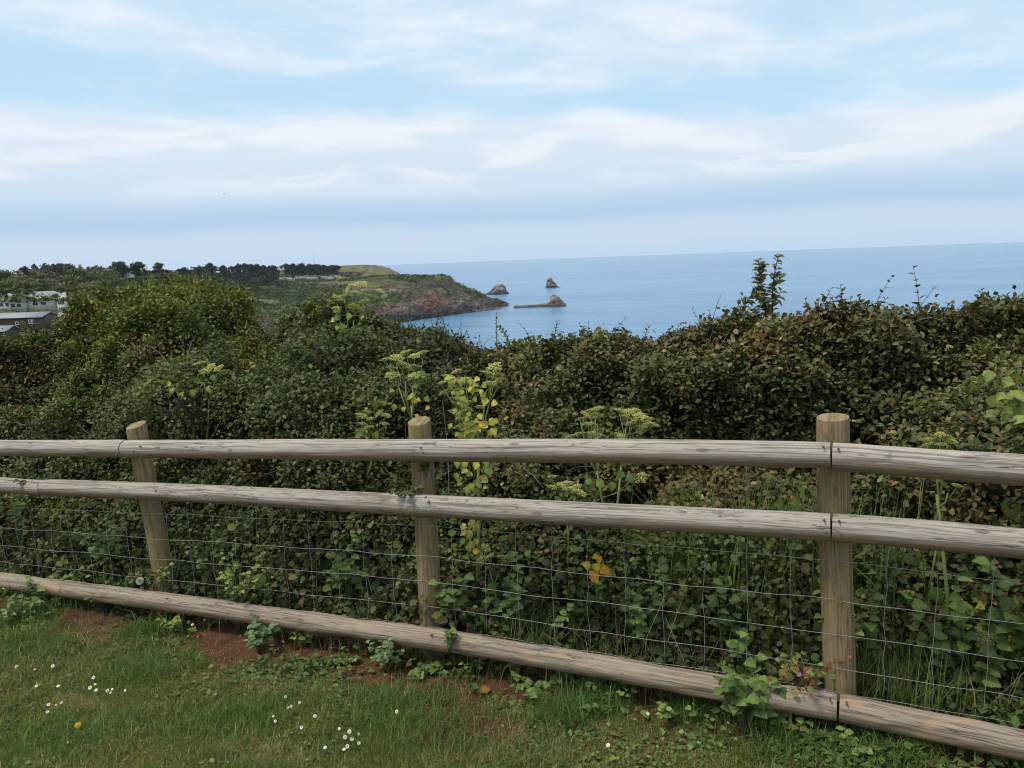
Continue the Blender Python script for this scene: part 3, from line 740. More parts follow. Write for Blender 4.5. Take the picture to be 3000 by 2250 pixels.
CAR = [(806, 823, 880, 10, 'pale caravan half sunk in bushes, leftmost of the row'), (822, 822, 890, 20, 'second pale caravan from the left of the row'),
       (842, 820, 930, -15, 'grey-white caravan under the gap in the pines'), (853, 824, 905, 5, 'brightest white caravan low in front of the row under the pines'),
       (872, 819, 950, -10, 'caravan right of and behind the brightest one'), (890, 818, 960, 15, 'caravan in the middle of the row below the tall pine'),
       (905, 820, 930, -20, 'white caravan low in the middle of the row'), (922, 820, 940, 8, 'white caravan with a dark bush at its right side'),
       (948, 817, 960, -12, 'caravan right of the dark bush below the rounded pine'), (962, 819, 945, 12, 'white caravan low near the right of the row'),
       (975, 819, 945, 75, 'end-on white caravan near the right of the row'), (990, 816, 965, -8, 'last white caravan of the row beside the bare hill'),
       (760, 817, 880, 10, 'pale grey caravan half hidden among bushes below the dark belt')]
proto = None
for (px, py, d, yaw, lab) in CAR:
    e = empty('static_caravan', at(px, py, d), lab, 'caravan', 'white caravans on the plateau'); e.rotation_euler = (0, 0, R(yaw)); e.scale = (.82, .82, .95)
    if proto is None: caravan_proto(e); proto = e
    else:
        for ch in list(proto.children):
            c = ch.copy(); COL.objects.link(c); c.parent = e
def cottage():
    e = empty('white_cottage', at(375, 811, 640), 'tiny white cottage wall showing between the two largest lone pines', 'house')
    w = MB(); w.box((-2.6, 0, -1), (2.6, 4, 1.5), (.7, .7, .68)); w.build('wall', M_WALL, e)
    r = MB(); roof_hip(r, -2.6, 2.6, 0, 4, 1.5, .9, 1, (.3, .3, .3), .3); r.build('roof', M_ROOF, e)
    windows(e, [(-1.5, -.6, .2, 1.2), (.6, 1.5, .2, 1.2)], 0)
cottage()
m_ = MB(); m_.tube([(0, 0, 0), (0, 0, 24)], [.22, .08], 6, (.55, .56, .57))
for k in range(5): m_.tube([(-.5, 0, 6+4*k), (.5, 0, 6+4*k)], .05, 4, (.55, .56, .57))
tag(m_.build('radio_mast', M_WIRE, None, loc=at(921, 778, 1080)), 'thin pale radio mast rising over the pines on the far hill', 'mast')
g_ = empty('gull', at(656, 568, 260), 'single gull gliding far off above the skyline', 'bird')
b_ = MB(); b_.tube([(-.28, 0, 0), (-.1, 0, .02), (.15, 0, .03), (.3, 0, .03)], [.02, .08, .07, .02], 8, (.5, .5, .5)); b_.build('body', M_WALL, g_)
for sg in (1, -1):
    b_ = MB(); b_.add([(-.08, 0, .05), (.12, 0, .05), (.1, sg*.35, .18), (-.02, sg*.35, .18), (-.12, sg*.75, .10)], [(0, 1, 2, 3), (3, 2, 4)], (.33, .34, .36))
    b_.build('wing', M_WALL, g_)
g_.rotation_euler = (R(12), 0, R(25)); g_.scale = (1.4, 1.4, 1.4)

# ------------------------------------------------------------------ sea rocks
def sea_rock(px0, px1, py_water, top_pts, depth_m, seed, label, name='sea_stack'):
    """top_pts: (column, row) outline of the crest; the rock stands in the sea and is as deep as depth_m"""
    a, b = at_z(px0, py_water, SEA), at_z(px1, py_water + (px0-px1)*.03736*1.0, SEA)
    D = (a[1]+b[1])/2
    xs = np.array([p[0] for p in top_pts], float); ys = np.array([p[1] for p in top_pts], float)
    nu, nv = 90, 44
    U = np.linspace(px0, px1, nu); th = np.linspace(0, math.pi, nv)
    ytop = np.interp(U, xs, ys)
    V = np.zeros((nu, nv, 3))
    for i, u in enumerate(U):
        T = at(u, ytop[i], D); hh = max(T[2]-SEA, .15)
        for j, t in enumerate(th):
            c, s_ = math.cos(t), math.sin(t)
            prof = np.sign(c)*abs(c)**.8
            V[i, j] = (T[0]*(1 + 0*c), D - prof*depth_m*.5*(.35+.65*min(1, hh/12)), SEA-.6+(hh+.6)*s_**.75)
    P = V.reshape(-1, 3)
    n = fbm(P*np.array([.16, .16, .22]), seed, 4); n2 = fbm(P*.6, seed+5, 3)
    h = P[:, 2]-SEA
    k = np.clip(h/6, 0, 1)
    P[:, 1] -= (n-.5)*depth_m*.55*k; P[:, 0] += (n2-.5)*3.0*k; P[:, 2] += ((n2-.5)*2.6 + (n-.5)*2.0)*k
    nn = fbm(P*np.array([.25, .25, .12]), seed+9, 4)[:, None]
    c = np.array([.16, .125, .105])*(.35+1.3*nn); pale = np.array([.30, .25, .205])
    c = c*(1-.85*sstep(nn, .46, .62)*sstep(h, 4, 10)[:, None]) + pale*.85*sstep(nn, .46, .62)*sstep(h, 4, 10)[:, None]
    wet = sstep(h, 3.6, 1.6)[:, None]; c = c*(1-.65*wet) + np.array([.05, .045, .042])*.65*wet
    me = mesh_np(name, P, grid_faces(nu, nv), c)
    tag(link(name, me, M_ROCK), label, 'rock', 'rocks standing in the sea off the headland')
sea_rock(1418, 1492, 863, [(1418, 864), (1432, 855), (1440, 850), (1448, 838), (1458, 834), (1466, 832), (1474, 834), (1481, 842), (1484, 851), (1492, 860)], 34, 70, 'broad humped pale sea rock nearest the tip of the headland')
sea_rock(1598, 1643, 843, [(1598, 842), (1601, 830), (1604, 818), (1609, 816), (1613, 811), (1617, 819), (1624, 828), (1632, 837), (1643, 842)], 30, 71, 'pointed sea stack standing alone farthest out')
sea_rock(1504, 1658, 902, [(1504, 901), (1508, 894), (1520, 896), (1545, 893), (1575, 892), (1600, 888), (1611, 884), (1614, 868), (1620, 864), (1630, 865), (1638, 872), (1645, 880), (1650, 886), (1658, 890)], 22, 72, 'long low reef with a blunt rock at its right end', 'rock_reef')

# ------------------------------------------------------------------ the fence
def log_mesh(name, A, B, r0, r1, seed, seg=28, n=70, sag=.0, flat=None, groove=None, wob=.004, chips=0, tilt=0):
    """a barked log from A to B: uneven radius, slow wander; 'grain' holds metres along and round; flat = chamfered ends"""
    A = np.asarray(A, float); B = np.asarray(B, float); L = np.linalg.norm(B-A); t = (B-A)/L
    e1 = np.cross(t, [0, 0, 1.0]) if abs(t[2]) < .8 else np.cross(t, FD); e1 /= np.linalg.norm(e1); e2 = np.cross(e1, t)
    s = np.linspace(0, 1, n); th = np.linspace(0, 2*math.pi, seg, endpoint=False)
    Sg, Th = np.meshgrid(s, th, indexing='ij')
    r = r0 + (r1-r0)*Sg
    q = np.stack([Sg*L*1.3, np.cos(Th)*.8+seed, np.sin(Th)*.8], -1).reshape(-1, 3)
    r = r*(1 + (fbm(q, seed, 3)-.5).reshape(r.shape)*.14)
    q2 = np.stack([Sg*L*9, np.cos(Th)*2.2+seed, np.sin(Th)*2.2], -1).reshape(-1, 3)
    r = r + (fbm(q2, seed+3, 2)-.5).reshape(r.shape)*wob
    if chips:
        ch = fbm(np.stack([Sg*L*4.2, np.cos(Th)*1.3+seed*2, np.sin(Th)*1.3], -1).reshape(-1, 3), seed+8, 3).reshape(r.shape)
        r = r - sstep(ch, .60, .68)*chips
    if groove:
        for (ang, s0, s1, dep) in groove:
            k = int(round(ang/(2*math.pi)*seg)) % seg
            kk = ((np.arange(seg)-k+seg//2) % seg) - seg//2
            wgt = (np.abs(kk) == 0)[None]*sstep(s, s0-.02, s0+.05)[:, None]*sstep(s, s1+.02, s1-.05)[:, None]
            r = r - wgt*dep
    r[0] *= .97; r[-1] *= .97
    wx = (fbm(np.stack([s*L*.6, 0*s+seed, 0*s], 1), seed+1, 2)-.5)*.03*np.sin(np.pi*s); wy = (fbm(np.stack([s*L*.6, 0*s+seed+9, 0*s], 1), seed+2, 2)-.5)*.03*np.sin(np.pi*s)
    wy = wy - sag*np.sin(np.pi*s)
    C = A[None] + (B-A)[None]*s[:, None] + e1[None]*wx[:, None] + e2[None]*wy[:, None]
    N = np.cos(Th)[..., None]*e1 + np.sin(Th)[..., None]*e2
    V = C[:, None] + N*r[..., None]
    if tilt: V[-1] += t*tilt*(N[-1]@e1)[:, None]*r0
    V = V.reshape(-1, 3)
    i = np.arange(n-1)[:, None]*seg; k = np.arange(seg)[None]; k1 = (np.arange(seg)+1) % seg
    F = np.stack([i+k, i+k1[None], i+seg+k1[None], i+seg+k], -1).reshape(-1, 4)
    nb = len(V)
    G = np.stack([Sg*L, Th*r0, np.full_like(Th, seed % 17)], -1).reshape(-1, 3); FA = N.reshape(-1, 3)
    # end caps as rings of quads down to a small hub
    caps = []
    for row, ctr, sgn, nrm in ((0, C[0], -1, -t), (n-1, C[-1]+ (t*0), 1, t)):
        rim = V[row*seg:(row+1)*seg]; cc = rim.mean(0)
        hub = cc + (rim-cc)*.12
        b = len(V); V = np.concatenate([V, rim, hub]);
        kq = np.arange(seg); kq1 = (kq+1) % seg
        Fc = np.stack([b+kq, b+kq1, b+seg+kq1, b+seg+kq], 1)
        if sgn < 0: Fc = Fc[:, ::-1]
        F = np.concatenate([F, Fc, (np.stack([b+seg+kq[::4], b+seg+kq1[::4], b+seg+(kq1[::4]+1) % seg, b+seg+(kq1[::4]+2) % seg], 1) if False else np.zeros((0, 4), int))])
        F = np.concatenate([F, np.array([[b+seg, b+seg+seg//4, b+seg+seg//2, b+seg+3*seg//4]])])
        G = np.concatenate([G, np.stack([rim@e1, rim@e2*.6, np.full(seg, 3.)], 1), np.stack([hub@e1, hub@e2*.6, np.full(seg, 3.)], 1)])
        FA = np.concatenate([FA, np.repeat(nrm[None], 2*seg, 0)])
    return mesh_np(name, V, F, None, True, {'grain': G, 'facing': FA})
fence = empty('wooden_fence', (0, 0, 0), 'weathered round-rail wooden fence with sheep wire running along the lawn edge', 'fence')
def lin(p, q, t): return p + (q-p)*t
OFFR = .112
# posts: (top column,row), (foot column,row)
posts = [((398, 1245), (497, 1815), .056, [(4.75, .55, 1.0, .012)], 201, .25), ((1228, 1233), (1268, 1915), .054, [(4.9, .08, .62, .016), (4.2, .3, .5, .01)], 202, .22),
         ((2440, 1222), (2461, 2150), .060, [(4.95, .0, .45, .014), (5.25, .62, 1.0, .014)], 203, .08)]
for (tp, ft, rr, gr, sd_, tl) in posts:
    T = fp(*tp); B = fp(*ft); B = B + (B-T)*.12
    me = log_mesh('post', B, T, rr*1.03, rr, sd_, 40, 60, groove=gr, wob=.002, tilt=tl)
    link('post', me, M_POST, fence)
for s_, in ((-1.9,), (5.55,)):       # the next posts along, just out of frame
    c = F0 + FD*s_; z = float(ground0(c))
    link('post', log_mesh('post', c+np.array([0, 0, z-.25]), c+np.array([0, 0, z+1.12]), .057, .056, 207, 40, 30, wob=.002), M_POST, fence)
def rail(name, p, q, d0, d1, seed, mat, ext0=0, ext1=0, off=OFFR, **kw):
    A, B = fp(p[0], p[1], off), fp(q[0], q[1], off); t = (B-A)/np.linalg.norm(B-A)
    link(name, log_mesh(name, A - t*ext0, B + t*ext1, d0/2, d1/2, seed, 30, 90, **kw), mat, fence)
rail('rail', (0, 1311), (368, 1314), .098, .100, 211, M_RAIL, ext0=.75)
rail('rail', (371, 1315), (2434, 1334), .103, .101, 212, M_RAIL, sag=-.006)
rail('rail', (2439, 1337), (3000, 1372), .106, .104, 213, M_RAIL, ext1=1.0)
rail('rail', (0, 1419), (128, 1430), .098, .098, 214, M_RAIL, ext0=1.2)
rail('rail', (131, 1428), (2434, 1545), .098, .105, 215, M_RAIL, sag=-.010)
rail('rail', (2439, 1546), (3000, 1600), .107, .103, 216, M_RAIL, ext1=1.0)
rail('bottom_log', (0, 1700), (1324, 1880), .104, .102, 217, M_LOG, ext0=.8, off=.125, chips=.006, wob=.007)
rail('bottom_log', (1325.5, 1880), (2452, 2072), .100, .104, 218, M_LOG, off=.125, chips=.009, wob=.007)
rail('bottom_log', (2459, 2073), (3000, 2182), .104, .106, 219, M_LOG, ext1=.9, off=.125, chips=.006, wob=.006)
for (x, y, o_) in ((410, 1308, 0), (392, 1322, 0), (455, 1438, 0), (468, 1450, 0), (1232, 1312, 0), (1240, 1326, 0), (1246, 1458, 0), (1254, 1472, 0), (2412, 1310, 0), (2418, 1350, 0), (2456, 1316, 0), (2462, 1356, 0),
                   (2414, 1525, 0), (2420, 1560, 0), (2458, 1528, 0), (2464, 1566, 0), (488, 1755, 1), (1262, 1862, 1), (2432, 2052, 1), (2480, 2062, 1)):
    c = fp(x, y, OFFR+.05+.012*o_); mb = MB(); mb.tube([c-FN*.012, c+FN*.002, c+FN*.0035], [.0038, .0038, .0025], 8, (.11, .08, .06)); mb.build('nail_head', M_WIRE, fence)
def build_wires():
    cols = [0, 440, 1240, 2440, 3000]
    rows = [[1485, 1504, 1540, 1644, 1711], [1546, 1576, 1628, 1759, 1828], [1598, 1636, 1702, 1856, 1941], [1646, 1694, 1776, 1953, 2048]]
    OW = .066
    P = [np.array([fp(c, y, OW) for c, y in zip(cols, r)]) for r in rows]
    top = np.array([p + np.array([0, 0, .115]) for p in P[0]]); bot = np.array([p - np.array([0, 0, .10]) for p in P[3]])
    lines = [top] + P + [bot]
    sal = along(np.array(lines[1]))
    def pt(i, s):
        q = lines[i]; ss = along(q); z = np.interp(s, ss, q[:, 2])
        if s < ss[0]: z = q[0, 2] + (s-ss[0])*GS
        if s > ss[-1]: z = q[-1, 2] + (s-ss[-1])*(q[-1, 2]-q[-2, 2])/(ss[-1]-ss[-2])
        return F0*np.array([1, 1, 0]) + FD*s + FN*OW + np.array([0, 0, z])
    s0, s1 = sal[0]-.8, sal[-1]+1.0
    wc = (.26, .26, .26)
    for i in range(6):
        mb = MB(); ss = np.arange(s0, s1, .055)
        pts = [pt(i, s) + np.array([0, 0, (vnoise(np.array([[s*6, i*9., 0]]), 5)[0]-.5)*.009]) + FN*((vnoise(np.array([[s*4, i*5., 7]]), 6)[0]-.5)*.016) for s in ss]
        mb.tube(pts, .00115, 5, wc); mb.build('line_wire', M_WIRE, fence, True)
    s = s0+.1
    kk = 0
    while s < s1:
        mb = MB(); pts = []
        for i in range(6):
            a = pt(i, s); j = FD*(vnoise(np.array([[s*13, i*3.7, 1.]]), 8)[0]-.5)*.018
            pts.append(a+j+FN*.003)
            if i < 5:
                b = pt(i+1, s); bow = (vnoise(np.array([[s*17, i*4.1, 3.]]), 9)[0]-.5)
                pts.append((a+b)/2 + j*.5 + FD*bow*.018 + FN*abs(bow)*.02)
        mb.tube(pts, .00115, 5, wc); mb.build('stay_wire', M_WIRE, fence, True)
        for i in range(1, 5):
            pass
        s += .168; kk += 1
build_wires()

# ------------------------------------------------------------------ leaf clouds
# templates: x along the leaf, y across, z up; leaf of unit length and unit half-width
T4 = (np.array([(0, 0, 0), (.42, .5, .09), (.48, 0, -.02), (.42, -.5, .09), (1, 0, -.10)]), np.array([(0, 2, 1), (0, 3, 2), (1, 2, 4), (2, 3, 4)]))
T8 = (np.array([(0, 0, 0), (.16, .34, .05), (.16, -.34, .05), (.45, .5, .09), (.45, -.5, .09), (.74, .33, .03), (.74, -.33, .03), (1, 0, -.12), (.32, 0, -.01), (.68, 0, -.03)]),
      np.array([(0, 8, 1), (0, 2, 8), (1, 8, 3), (2, 4, 8), (8, 9, 3), (8, 4, 9), (3, 9, 5), (4, 6, 9), (5, 9, 7), (6, 7, 9)]))
THEART = (np.array([(.1, 0, 0), (-.04, .26, .03), (-.04, -.26, .03), (.2, .52, .08), (.2, -.52, .08), (.55, .36, .04), (.55, -.36, .04), (1, 0, -.14), (.35, 0, -.02), (.65, 0, -.05)]), T8[1])
T6 = (np.array([(0, 0, 0), (.24, .42, .07), (.24, -.42, .07), (.62, .44, .05), (.62, -.44, .05), (1, 0, -.12), (.45, 0, -.02)]), np.array([(0, 6, 1), (0, 2, 6), (1, 6, 3), (2, 4, 6), (3, 6, 5), (6, 4, 5)]))
T2 = (np.array([(0, 0, 0), (.5, .5, .06), (.5, -.5, .06), (1, 0, -.08)]), np.array([(0, 2, 1), (1, 2, 3)]))
def leaf_arrays(P, ax, nr, L, Wd, col, tpl):
    ax = unit(ax); nr = unit(nr - ax*np.sum(nr*ax, 1, keepdims=True)); sd_ = np.cross(nr, ax)
    TV, TF = tpl; n = len(P)
    V = P[:, None] + ax[:, None]*(TV[None, :, :1]*L[:, None, None]) + sd_[:, None]*(TV[None, :, 1:2]*Wd[:, None, None]) + nr[:, None]*(TV[None, :, 2:]*L[:, None, None])
    F = TF[None] + (np.arange(n)*len(TV))[:, None, None]
    return V.reshape(-1, 3), F.reshape(-1, 3), np.repeat(col, len(TV), 0)
def palette(P, cols, wts, scale, seed, jitter=.25):
    """leaf colours: drifting between the palette's tones in patches, then each leaf a little its own"""
    n = len(P); k = len(cols)
    sc = np.stack([fbm(P*scale, seed+13*i, 3)*1.0 + RNG.normal(size=n)*.09 + w for i, w in enumerate(wts)], 1)
    pick = np.argmax(sc, 1)
    c = np.array(cols)[pick]
    return c*np.exp(RNG.normal(size=(n, 1))*jitter)*(1+RNG.normal(size=(n, 3))*.07)

# the hedge's skin: picture column -> top row and distance of the top
TOP = [(-1200, 1040, 8.2), (-600, 1030, 7.2), (-260, 1020, 6.6), (0, 1012, 6.7), (60, 1014, 6.7), (150, 988, 6.8), (220, 948, 6.9), (290, 905, 7.2), (330, 868, 7.5), (400, 836, 7.7), (480, 820, 7.8), (545, 826, 7.8), (595, 856, 7.7), (640, 902, 7.5),
       (680, 945, 7.3), (715, 978, 7.1), (750, 1000, 7.0), (840, 1000, 6.6), (868, 958, 6.5), (900, 918, 6.4), (980, 915, 6.3), (1060, 930, 6.2), (1110, 968, 6.1), (1180, 995, 6.0),
       (1260, 1012, 5.9), (1320, 1035, 5.8), (1380, 1082, 5.7), (1430, 1098, 5.5), (1480, 1065, 5.3), (1560, 1025, 5.2), (1700, 1012, 5.0), (1800, 1000, 4.9), (1900, 1012, 4.8), (2000, 1002, 4.7),
       (2100, 1016, 4.65), (2180, 1016, 4.6), (2280, 984, 4.5), (2350, 962, 4.45), (2450, 944, 4.4), (2600, 932, 4.35), (2750, 922, 4.3), (2880, 896, 4.25), (3000, 890, 4.2), (3300, 885, 4.0), (4100, 880, 3.7)]
TU, TY, TD = (np.array([t[i] for t in TOP], float) for i in range(3))
def fence_depth(u):
    d = rays(u, np.full_like(u, 1800.)); q = F0 - EYE
    return d[:, 1]*((q@FN)/(d@FN))
def hedge_point(u, t):
    """t 0 at the foot behind the fence, 1 at the top, to 2 over the back and down"""
    u = np.asarray(u, float); t = np.asarray(t, float)
    topP = ats(u, np.interp(u, TU, TY), np.interp(u, TU, TD))
    yf = fence_depth(u)
    back = .42 + .28*sstep(u, 1500, 1900)*sstep(u, 2800, 2500)
    d = rays(u, np.full_like(u, 1500.)); footP = EYE[None] + d*((yf+back)/d[:, 1])[:, None]
    footP[:, 2] = GZ + GS*((footP-F0)@FD) - .05
    tt = np.clip(t, 0, 1)
    kd = tt**1.55; kz = 1-(1-tt)**1.45
    P = np.empty_like(topP)
    P[:, :2] = footP[:, :2] + (topP-footP)[:, :2]*kd[:, None]
    P[:, 2] = footP[:, 2] + (topP-footP)[:, 2]*kz
    ob = np.clip(t-1, 0, 1)
    out = unit(np.concatenate([(topP-EYE)[:, :2], np.zeros((len(u), 1))], 1))
    P += out*(ob*1.5)[:, None]; P[:, 2] -= ob**2*1.6
    return P
def hedge_frame(u, t):
    P = hedge_point(u, t); e = 1e-3
    a = hedge_point(u+20, t)-P; b = hedge_point(u, t+.02)-P
    n = unit(np.cross(a, b)); n = np.where((np.sum(n*(EYE[None]-P), 1) < 0)[:, None] & (t < 1.05)[:, None], -n, n)
    n = np.where(n[:, 2:] < -.15, -n, n)
    lump = (fbm(P*1.25, 71, 3)-.5)*1.05 + (fbm(P*3.4, 72, 2)-.5)*.66 + (vnoise(P*8.5, 73)-.5)*.16
    lump = lump + (fbm(P*.8, 74, 2)-.5)*.9*sstep(u, 150, 260)*sstep(u, 820, 700)*sstep(t, .4, .7)
    lump = lump*np.where(t < .98, 1, .55)*sstep(t, 0, .3)
    return P + n*lump[:, None]*np.clip(1.2-.5*(t > 1), .4, 1.2)[:, None]*.75, n
def sample_hedge(n, umin, umax, tmin=0, tmax=1.35):
    """candidate points spread evenly over the skin"""
    u = RNG.uniform(umin, umax, n*4); t = RNG.uniform(tmin, tmax, n*4)
    P = hedge_point(u, t); a = hedge_point(u+15, t)-P; b = hedge_point(u, t+.015)-P
    ar = np.linalg.norm(np.cross(a, b), axis=1); ar = np.minimum(ar, np.quantile(ar, .97)); k = RNG.choice(len(u), n, replace=False, p=ar/ar.sum())
    return u[k], t[k]
def bush_of(u, t, P):
    """which bush a point belongs to: 0 bramble, 1 ivy bush, 2 mounded bush, 3 left hedge, 4 gap shrub"""
    j = (fbm(P*2.0, 81, 3)-.5)*2
    uu = u + j*160; tt = t + j*.22
    b = np.full(len(u), 3)
    b[(uu > 1390)] = 0
    b[(uu <= 1390) & (uu > 1130)] = 4
    b[(uu <= 1130) & (uu > 800) & (tt > .42)] = 1
    b[(uu <= 800) & (uu > 150) & (tt > .56)] = 2
    return b
BR = [(.090, .098, .034), (.130, .104, .044), (.060, .076, .026), (.150, .086, .036), (.158, .158, .050), (.150, .126, .060)]
IV = [(.082, .112, .032), (.054, .076, .024), (.150, .165, .038), (.110, .122, .040)]
MO = [(.085, .125, .026), (.165, .165, .032), (.050, .076, .020), (.180, .110, .028), (.120, .148, .034)]
LH = [(.074, .096, .029), (.106, .122, .037), (.140, .094, .036), (.054, .070, .023), (.125, .150, .043)]
GP = [(.056, .074, .026), (.090, .104, .032), (.044, .056, .022), (.115, .095, .036)]
SPEC = {  # palette, weights, leaf length, width ratio, template, gloss
 0: (BR, (.06, .03, .035, -.10, .0, -.06), .029, .74, T6), 1: (IV, (.03, .04, -.01, 0.01), .030, .84, T4), 2: (MO, (.065, -.01, .035, -.07, .02), .028, .62, T4),
 3: (LH, (.05, .03, -.015, .04, -.01), .029, .72, T4), 4: (GP, (.04, .03, .02, .0), .032, .62, T4)}
INFO = {0: ('bramble_hedge', 'dense bramble hedge with brownish leaves, highest at the right behind the fence', 'hedge'),
        1: ('ivy_bush', 'dark ivy-covered bush with a rounded top against the headland', 'bush'),
        2: ('mounded_bush', 'large mounded green bush with yellowish top reaching the tree line', 'bush'),
        3: ('mixed_hedge', 'dense dark green hedge behind the left half of the fence', 'hedge'),
        4: ('low_shrub', 'low twiggy shrub at the dip where the bay shows', 'shrub')}
BUSH = {}
for k, (nm, lab, cat) in INFO.items():
    uc = {0: 2200, 1: 980, 2: 480, 3: 300, 4: 1260}[k]
    p = hedge_point(np.array([uc*1.0]), np.array([.02]))[0]
    BUSH[k] = empty(nm, (0, 0, 0), lab, cat)
def build_hedge():
    # opaque core hull: deep shade put into a near-black colour, seen through leaf gaps
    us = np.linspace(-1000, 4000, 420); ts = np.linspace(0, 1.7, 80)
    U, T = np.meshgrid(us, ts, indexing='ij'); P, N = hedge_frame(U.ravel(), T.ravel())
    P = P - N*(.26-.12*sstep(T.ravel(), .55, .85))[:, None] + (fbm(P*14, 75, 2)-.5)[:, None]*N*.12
    b = bush_of(U.ravel(), T.ravel(), P)
    F = grid_faces(420, 80); fb = b[F[:, 0]]
    for k in BUSH:
        f = F[fb == k]; used, inv = np.unique(f, return_inverse=True)
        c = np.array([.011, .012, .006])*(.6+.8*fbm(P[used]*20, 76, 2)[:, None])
        o = link('shade_core', mesh_np('shade_core', P[used], inv.reshape(-1, 4), c), M_TWIG, BUSH[k]); o['kind'] = 'stuff'
    # leaves in sprigs of three to five
    n = 150000
    u, t = sample_hedge(n, -1000, 4000)
    edge_ = ((u < -160) | (u > 3160)) & (RNG.random(n) < .45); u, t = u[~edge_], t[~edge_]; n = len(u)
    Q, N = hedge_frame(u, t)
    depth = RNG.exponential(.06, n); depth = np.where(depth > .26, RNG.uniform(-.05, .2, n), depth) - .045
    Q = Q - N*depth[:, None]
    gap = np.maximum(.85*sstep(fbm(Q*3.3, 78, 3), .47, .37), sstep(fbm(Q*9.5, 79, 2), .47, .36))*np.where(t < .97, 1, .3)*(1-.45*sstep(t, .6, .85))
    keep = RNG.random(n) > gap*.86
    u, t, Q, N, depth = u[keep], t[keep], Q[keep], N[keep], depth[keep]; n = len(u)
    b = bush_of(u, t, Q)
    main = unit(N*.9 + np.array([0, 0, .45]) + RNG.normal(size=(n, 3))*.55)
    for k in BUSH:
        pal, wts, LL, WR, tpl = SPEC[k]
        ix = np.nonzero(b == k)[0]; m = len(ix)
        reps = 4 if k != 2 else 6
        qa = np.repeat(Q[ix], reps, 0); na = np.repeat(N[ix], reps, 0); ma = np.repeat(main[ix], reps, 0)
        dpt = np.repeat(depth[ix], reps)
        M = len(qa)
        ax = unit(RNG.normal(size=(M, 3))*.8 + ma*.45 + np.array([0, 0, -.12]))
        nr = unit(ma*.5 + na*.3 + np.array([0, 0, .95]) + RNG.normal(size=(M, 3))*.36)
        LEN = LL*np.clip(np.exp(RNG.normal(size=M)*.24), .5, 1.4)
        pos = qa + ax*LEN[:, None]*RNG.uniform(.1, .6, (M, 1)) + RNG.normal(size=(M, 3))*.022
        col = palette(pos, pal, wts, 2.4 if k in (0, 3) else 2.0, 300+k*50)
        young = (np.repeat(t[ix], reps) > .86)
        if k == 2: col = np.where((young & (RNG.random(M) < .22))[:, None], np.array([.21, .19, .036])*np.exp(RNG.normal(size=(M, 1))*.25), col)
        if k == 0: col = np.where((RNG.random(M) < .012)[:, None], np.array([.20, .095, .030])*np.exp(RNG.normal(size=(M, 1))*.25), col)
        wd = LEN*WR*np.exp(RNG.normal(size=M)*.12)
        mat = M_LEAFGLOSS if k in (1, 3) else M_LEAF
        # the leaves that show largest and lie outermost are picked out as single leaves
        px, py = project(pos)
        size = LEN/pos[:, 1]*FPX
        vis = (px > 5) & (px < 2990) & (py > 780) & (py < 2000) & (dpt < .0)
        score = np.where(vis, size, -1); pick = np.argsort(-score)[:280 if k in (0, 3) else 150]
        rest = np.ones(M, bool); rest[pick] = False
        inn = rest & (px > -150) & (px < 3150) & (dpt < .035); outer = rest & ~inn
        for sel, tp in ((inn, tpl), (outer, T2)):
            if not sel.any(): continue
            big = 1.0 if tp is tpl else 1.12
            V, F, c = leaf_arrays(pos[sel], ax[sel], nr[sel], LEN[sel]*big, wd[sel]*big, col[sel], tp)
            o = link('foliage', mesh_np('foliage', V, F, c, False), mat, BUSH[k]); o['kind'] = 'stuff'
        lib = {}
        for i in pick:
            ci = tuple(np.round(np.clip(col[i], .02, .2)/.03).astype(int))
            if ci not in lib:
                tv, tf = T8; tv2 = tv*np.array([1, WR, 1])
                lib[ci] = mesh_np('leaf', tv2, tf, np.repeat(np.array([np.array(ci)*.03*.92+.003]), len(tv), 0), True); lib[ci].materials.append(mat)
            a = unit(ax[i:i+1])[0]; q = nr[i]-a*(nr[i]@a); q /= np.linalg.norm(q); s_ = np.cross(q, a)
            o = link('leaf', lib[ci], None, BUSH[k])
            Ls = LEN[i]
            o.matrix_local = Matrix(((a[0]*Ls, s_[0]*Ls, q[0]*Ls, pos[i, 0]), (a[1]*Ls, s_[1]*Ls, q[1]*Ls, pos[i, 1]), (a[2]*Ls, s_[2]*Ls, q[2]*Ls, pos[i, 2]), (0, 0, 0, 1)))
    # bare stems and canes weaving through the skin
    for k, cnt in ((0, 130), (1, 60), (2, 70), (3, 130), (4, 70)):
        mb = MB(); made = 0
        while made < cnt:
            uu, tt = sample_hedge(60, -200, 3200, .02, 1.02)
            PP, NN = hedge_frame(uu, tt); bb = bush_of(uu, tt, PP)
            for i in np.nonzero(bb == k)[0]:
                if made >= cnt: break
                d = unit(np.array([RNG.normal()*.9, RNG.normal()*.5, abs(RNG.normal())*.8+.2])); p = PP[i] - NN[i]*.06 - d*.2
                pts = []; ln = RNG.uniform(.25, .7); bend = RNG.normal(size=3)*.25
                for q in np.linspace(0, 1, 5): pts.append(p + d*ln*q + bend*q*q*ln*.6 - np.array([0, 0, .25*q*q*ln]) + NN[i]*(.06*math.sin(q*3)))
                cc = random.choice([(.10, .075, .05), (.14, .12, .09), (.10, .05, .035), (.17, .155, .13)])
                mb.tube(pts, [.0035, .003, .0026, .002, .0012], 5, cc); made += 1
        mb.build('cane', M_TWIG, BUSH[k])['kind'] = 'stuff'
build_hedge()

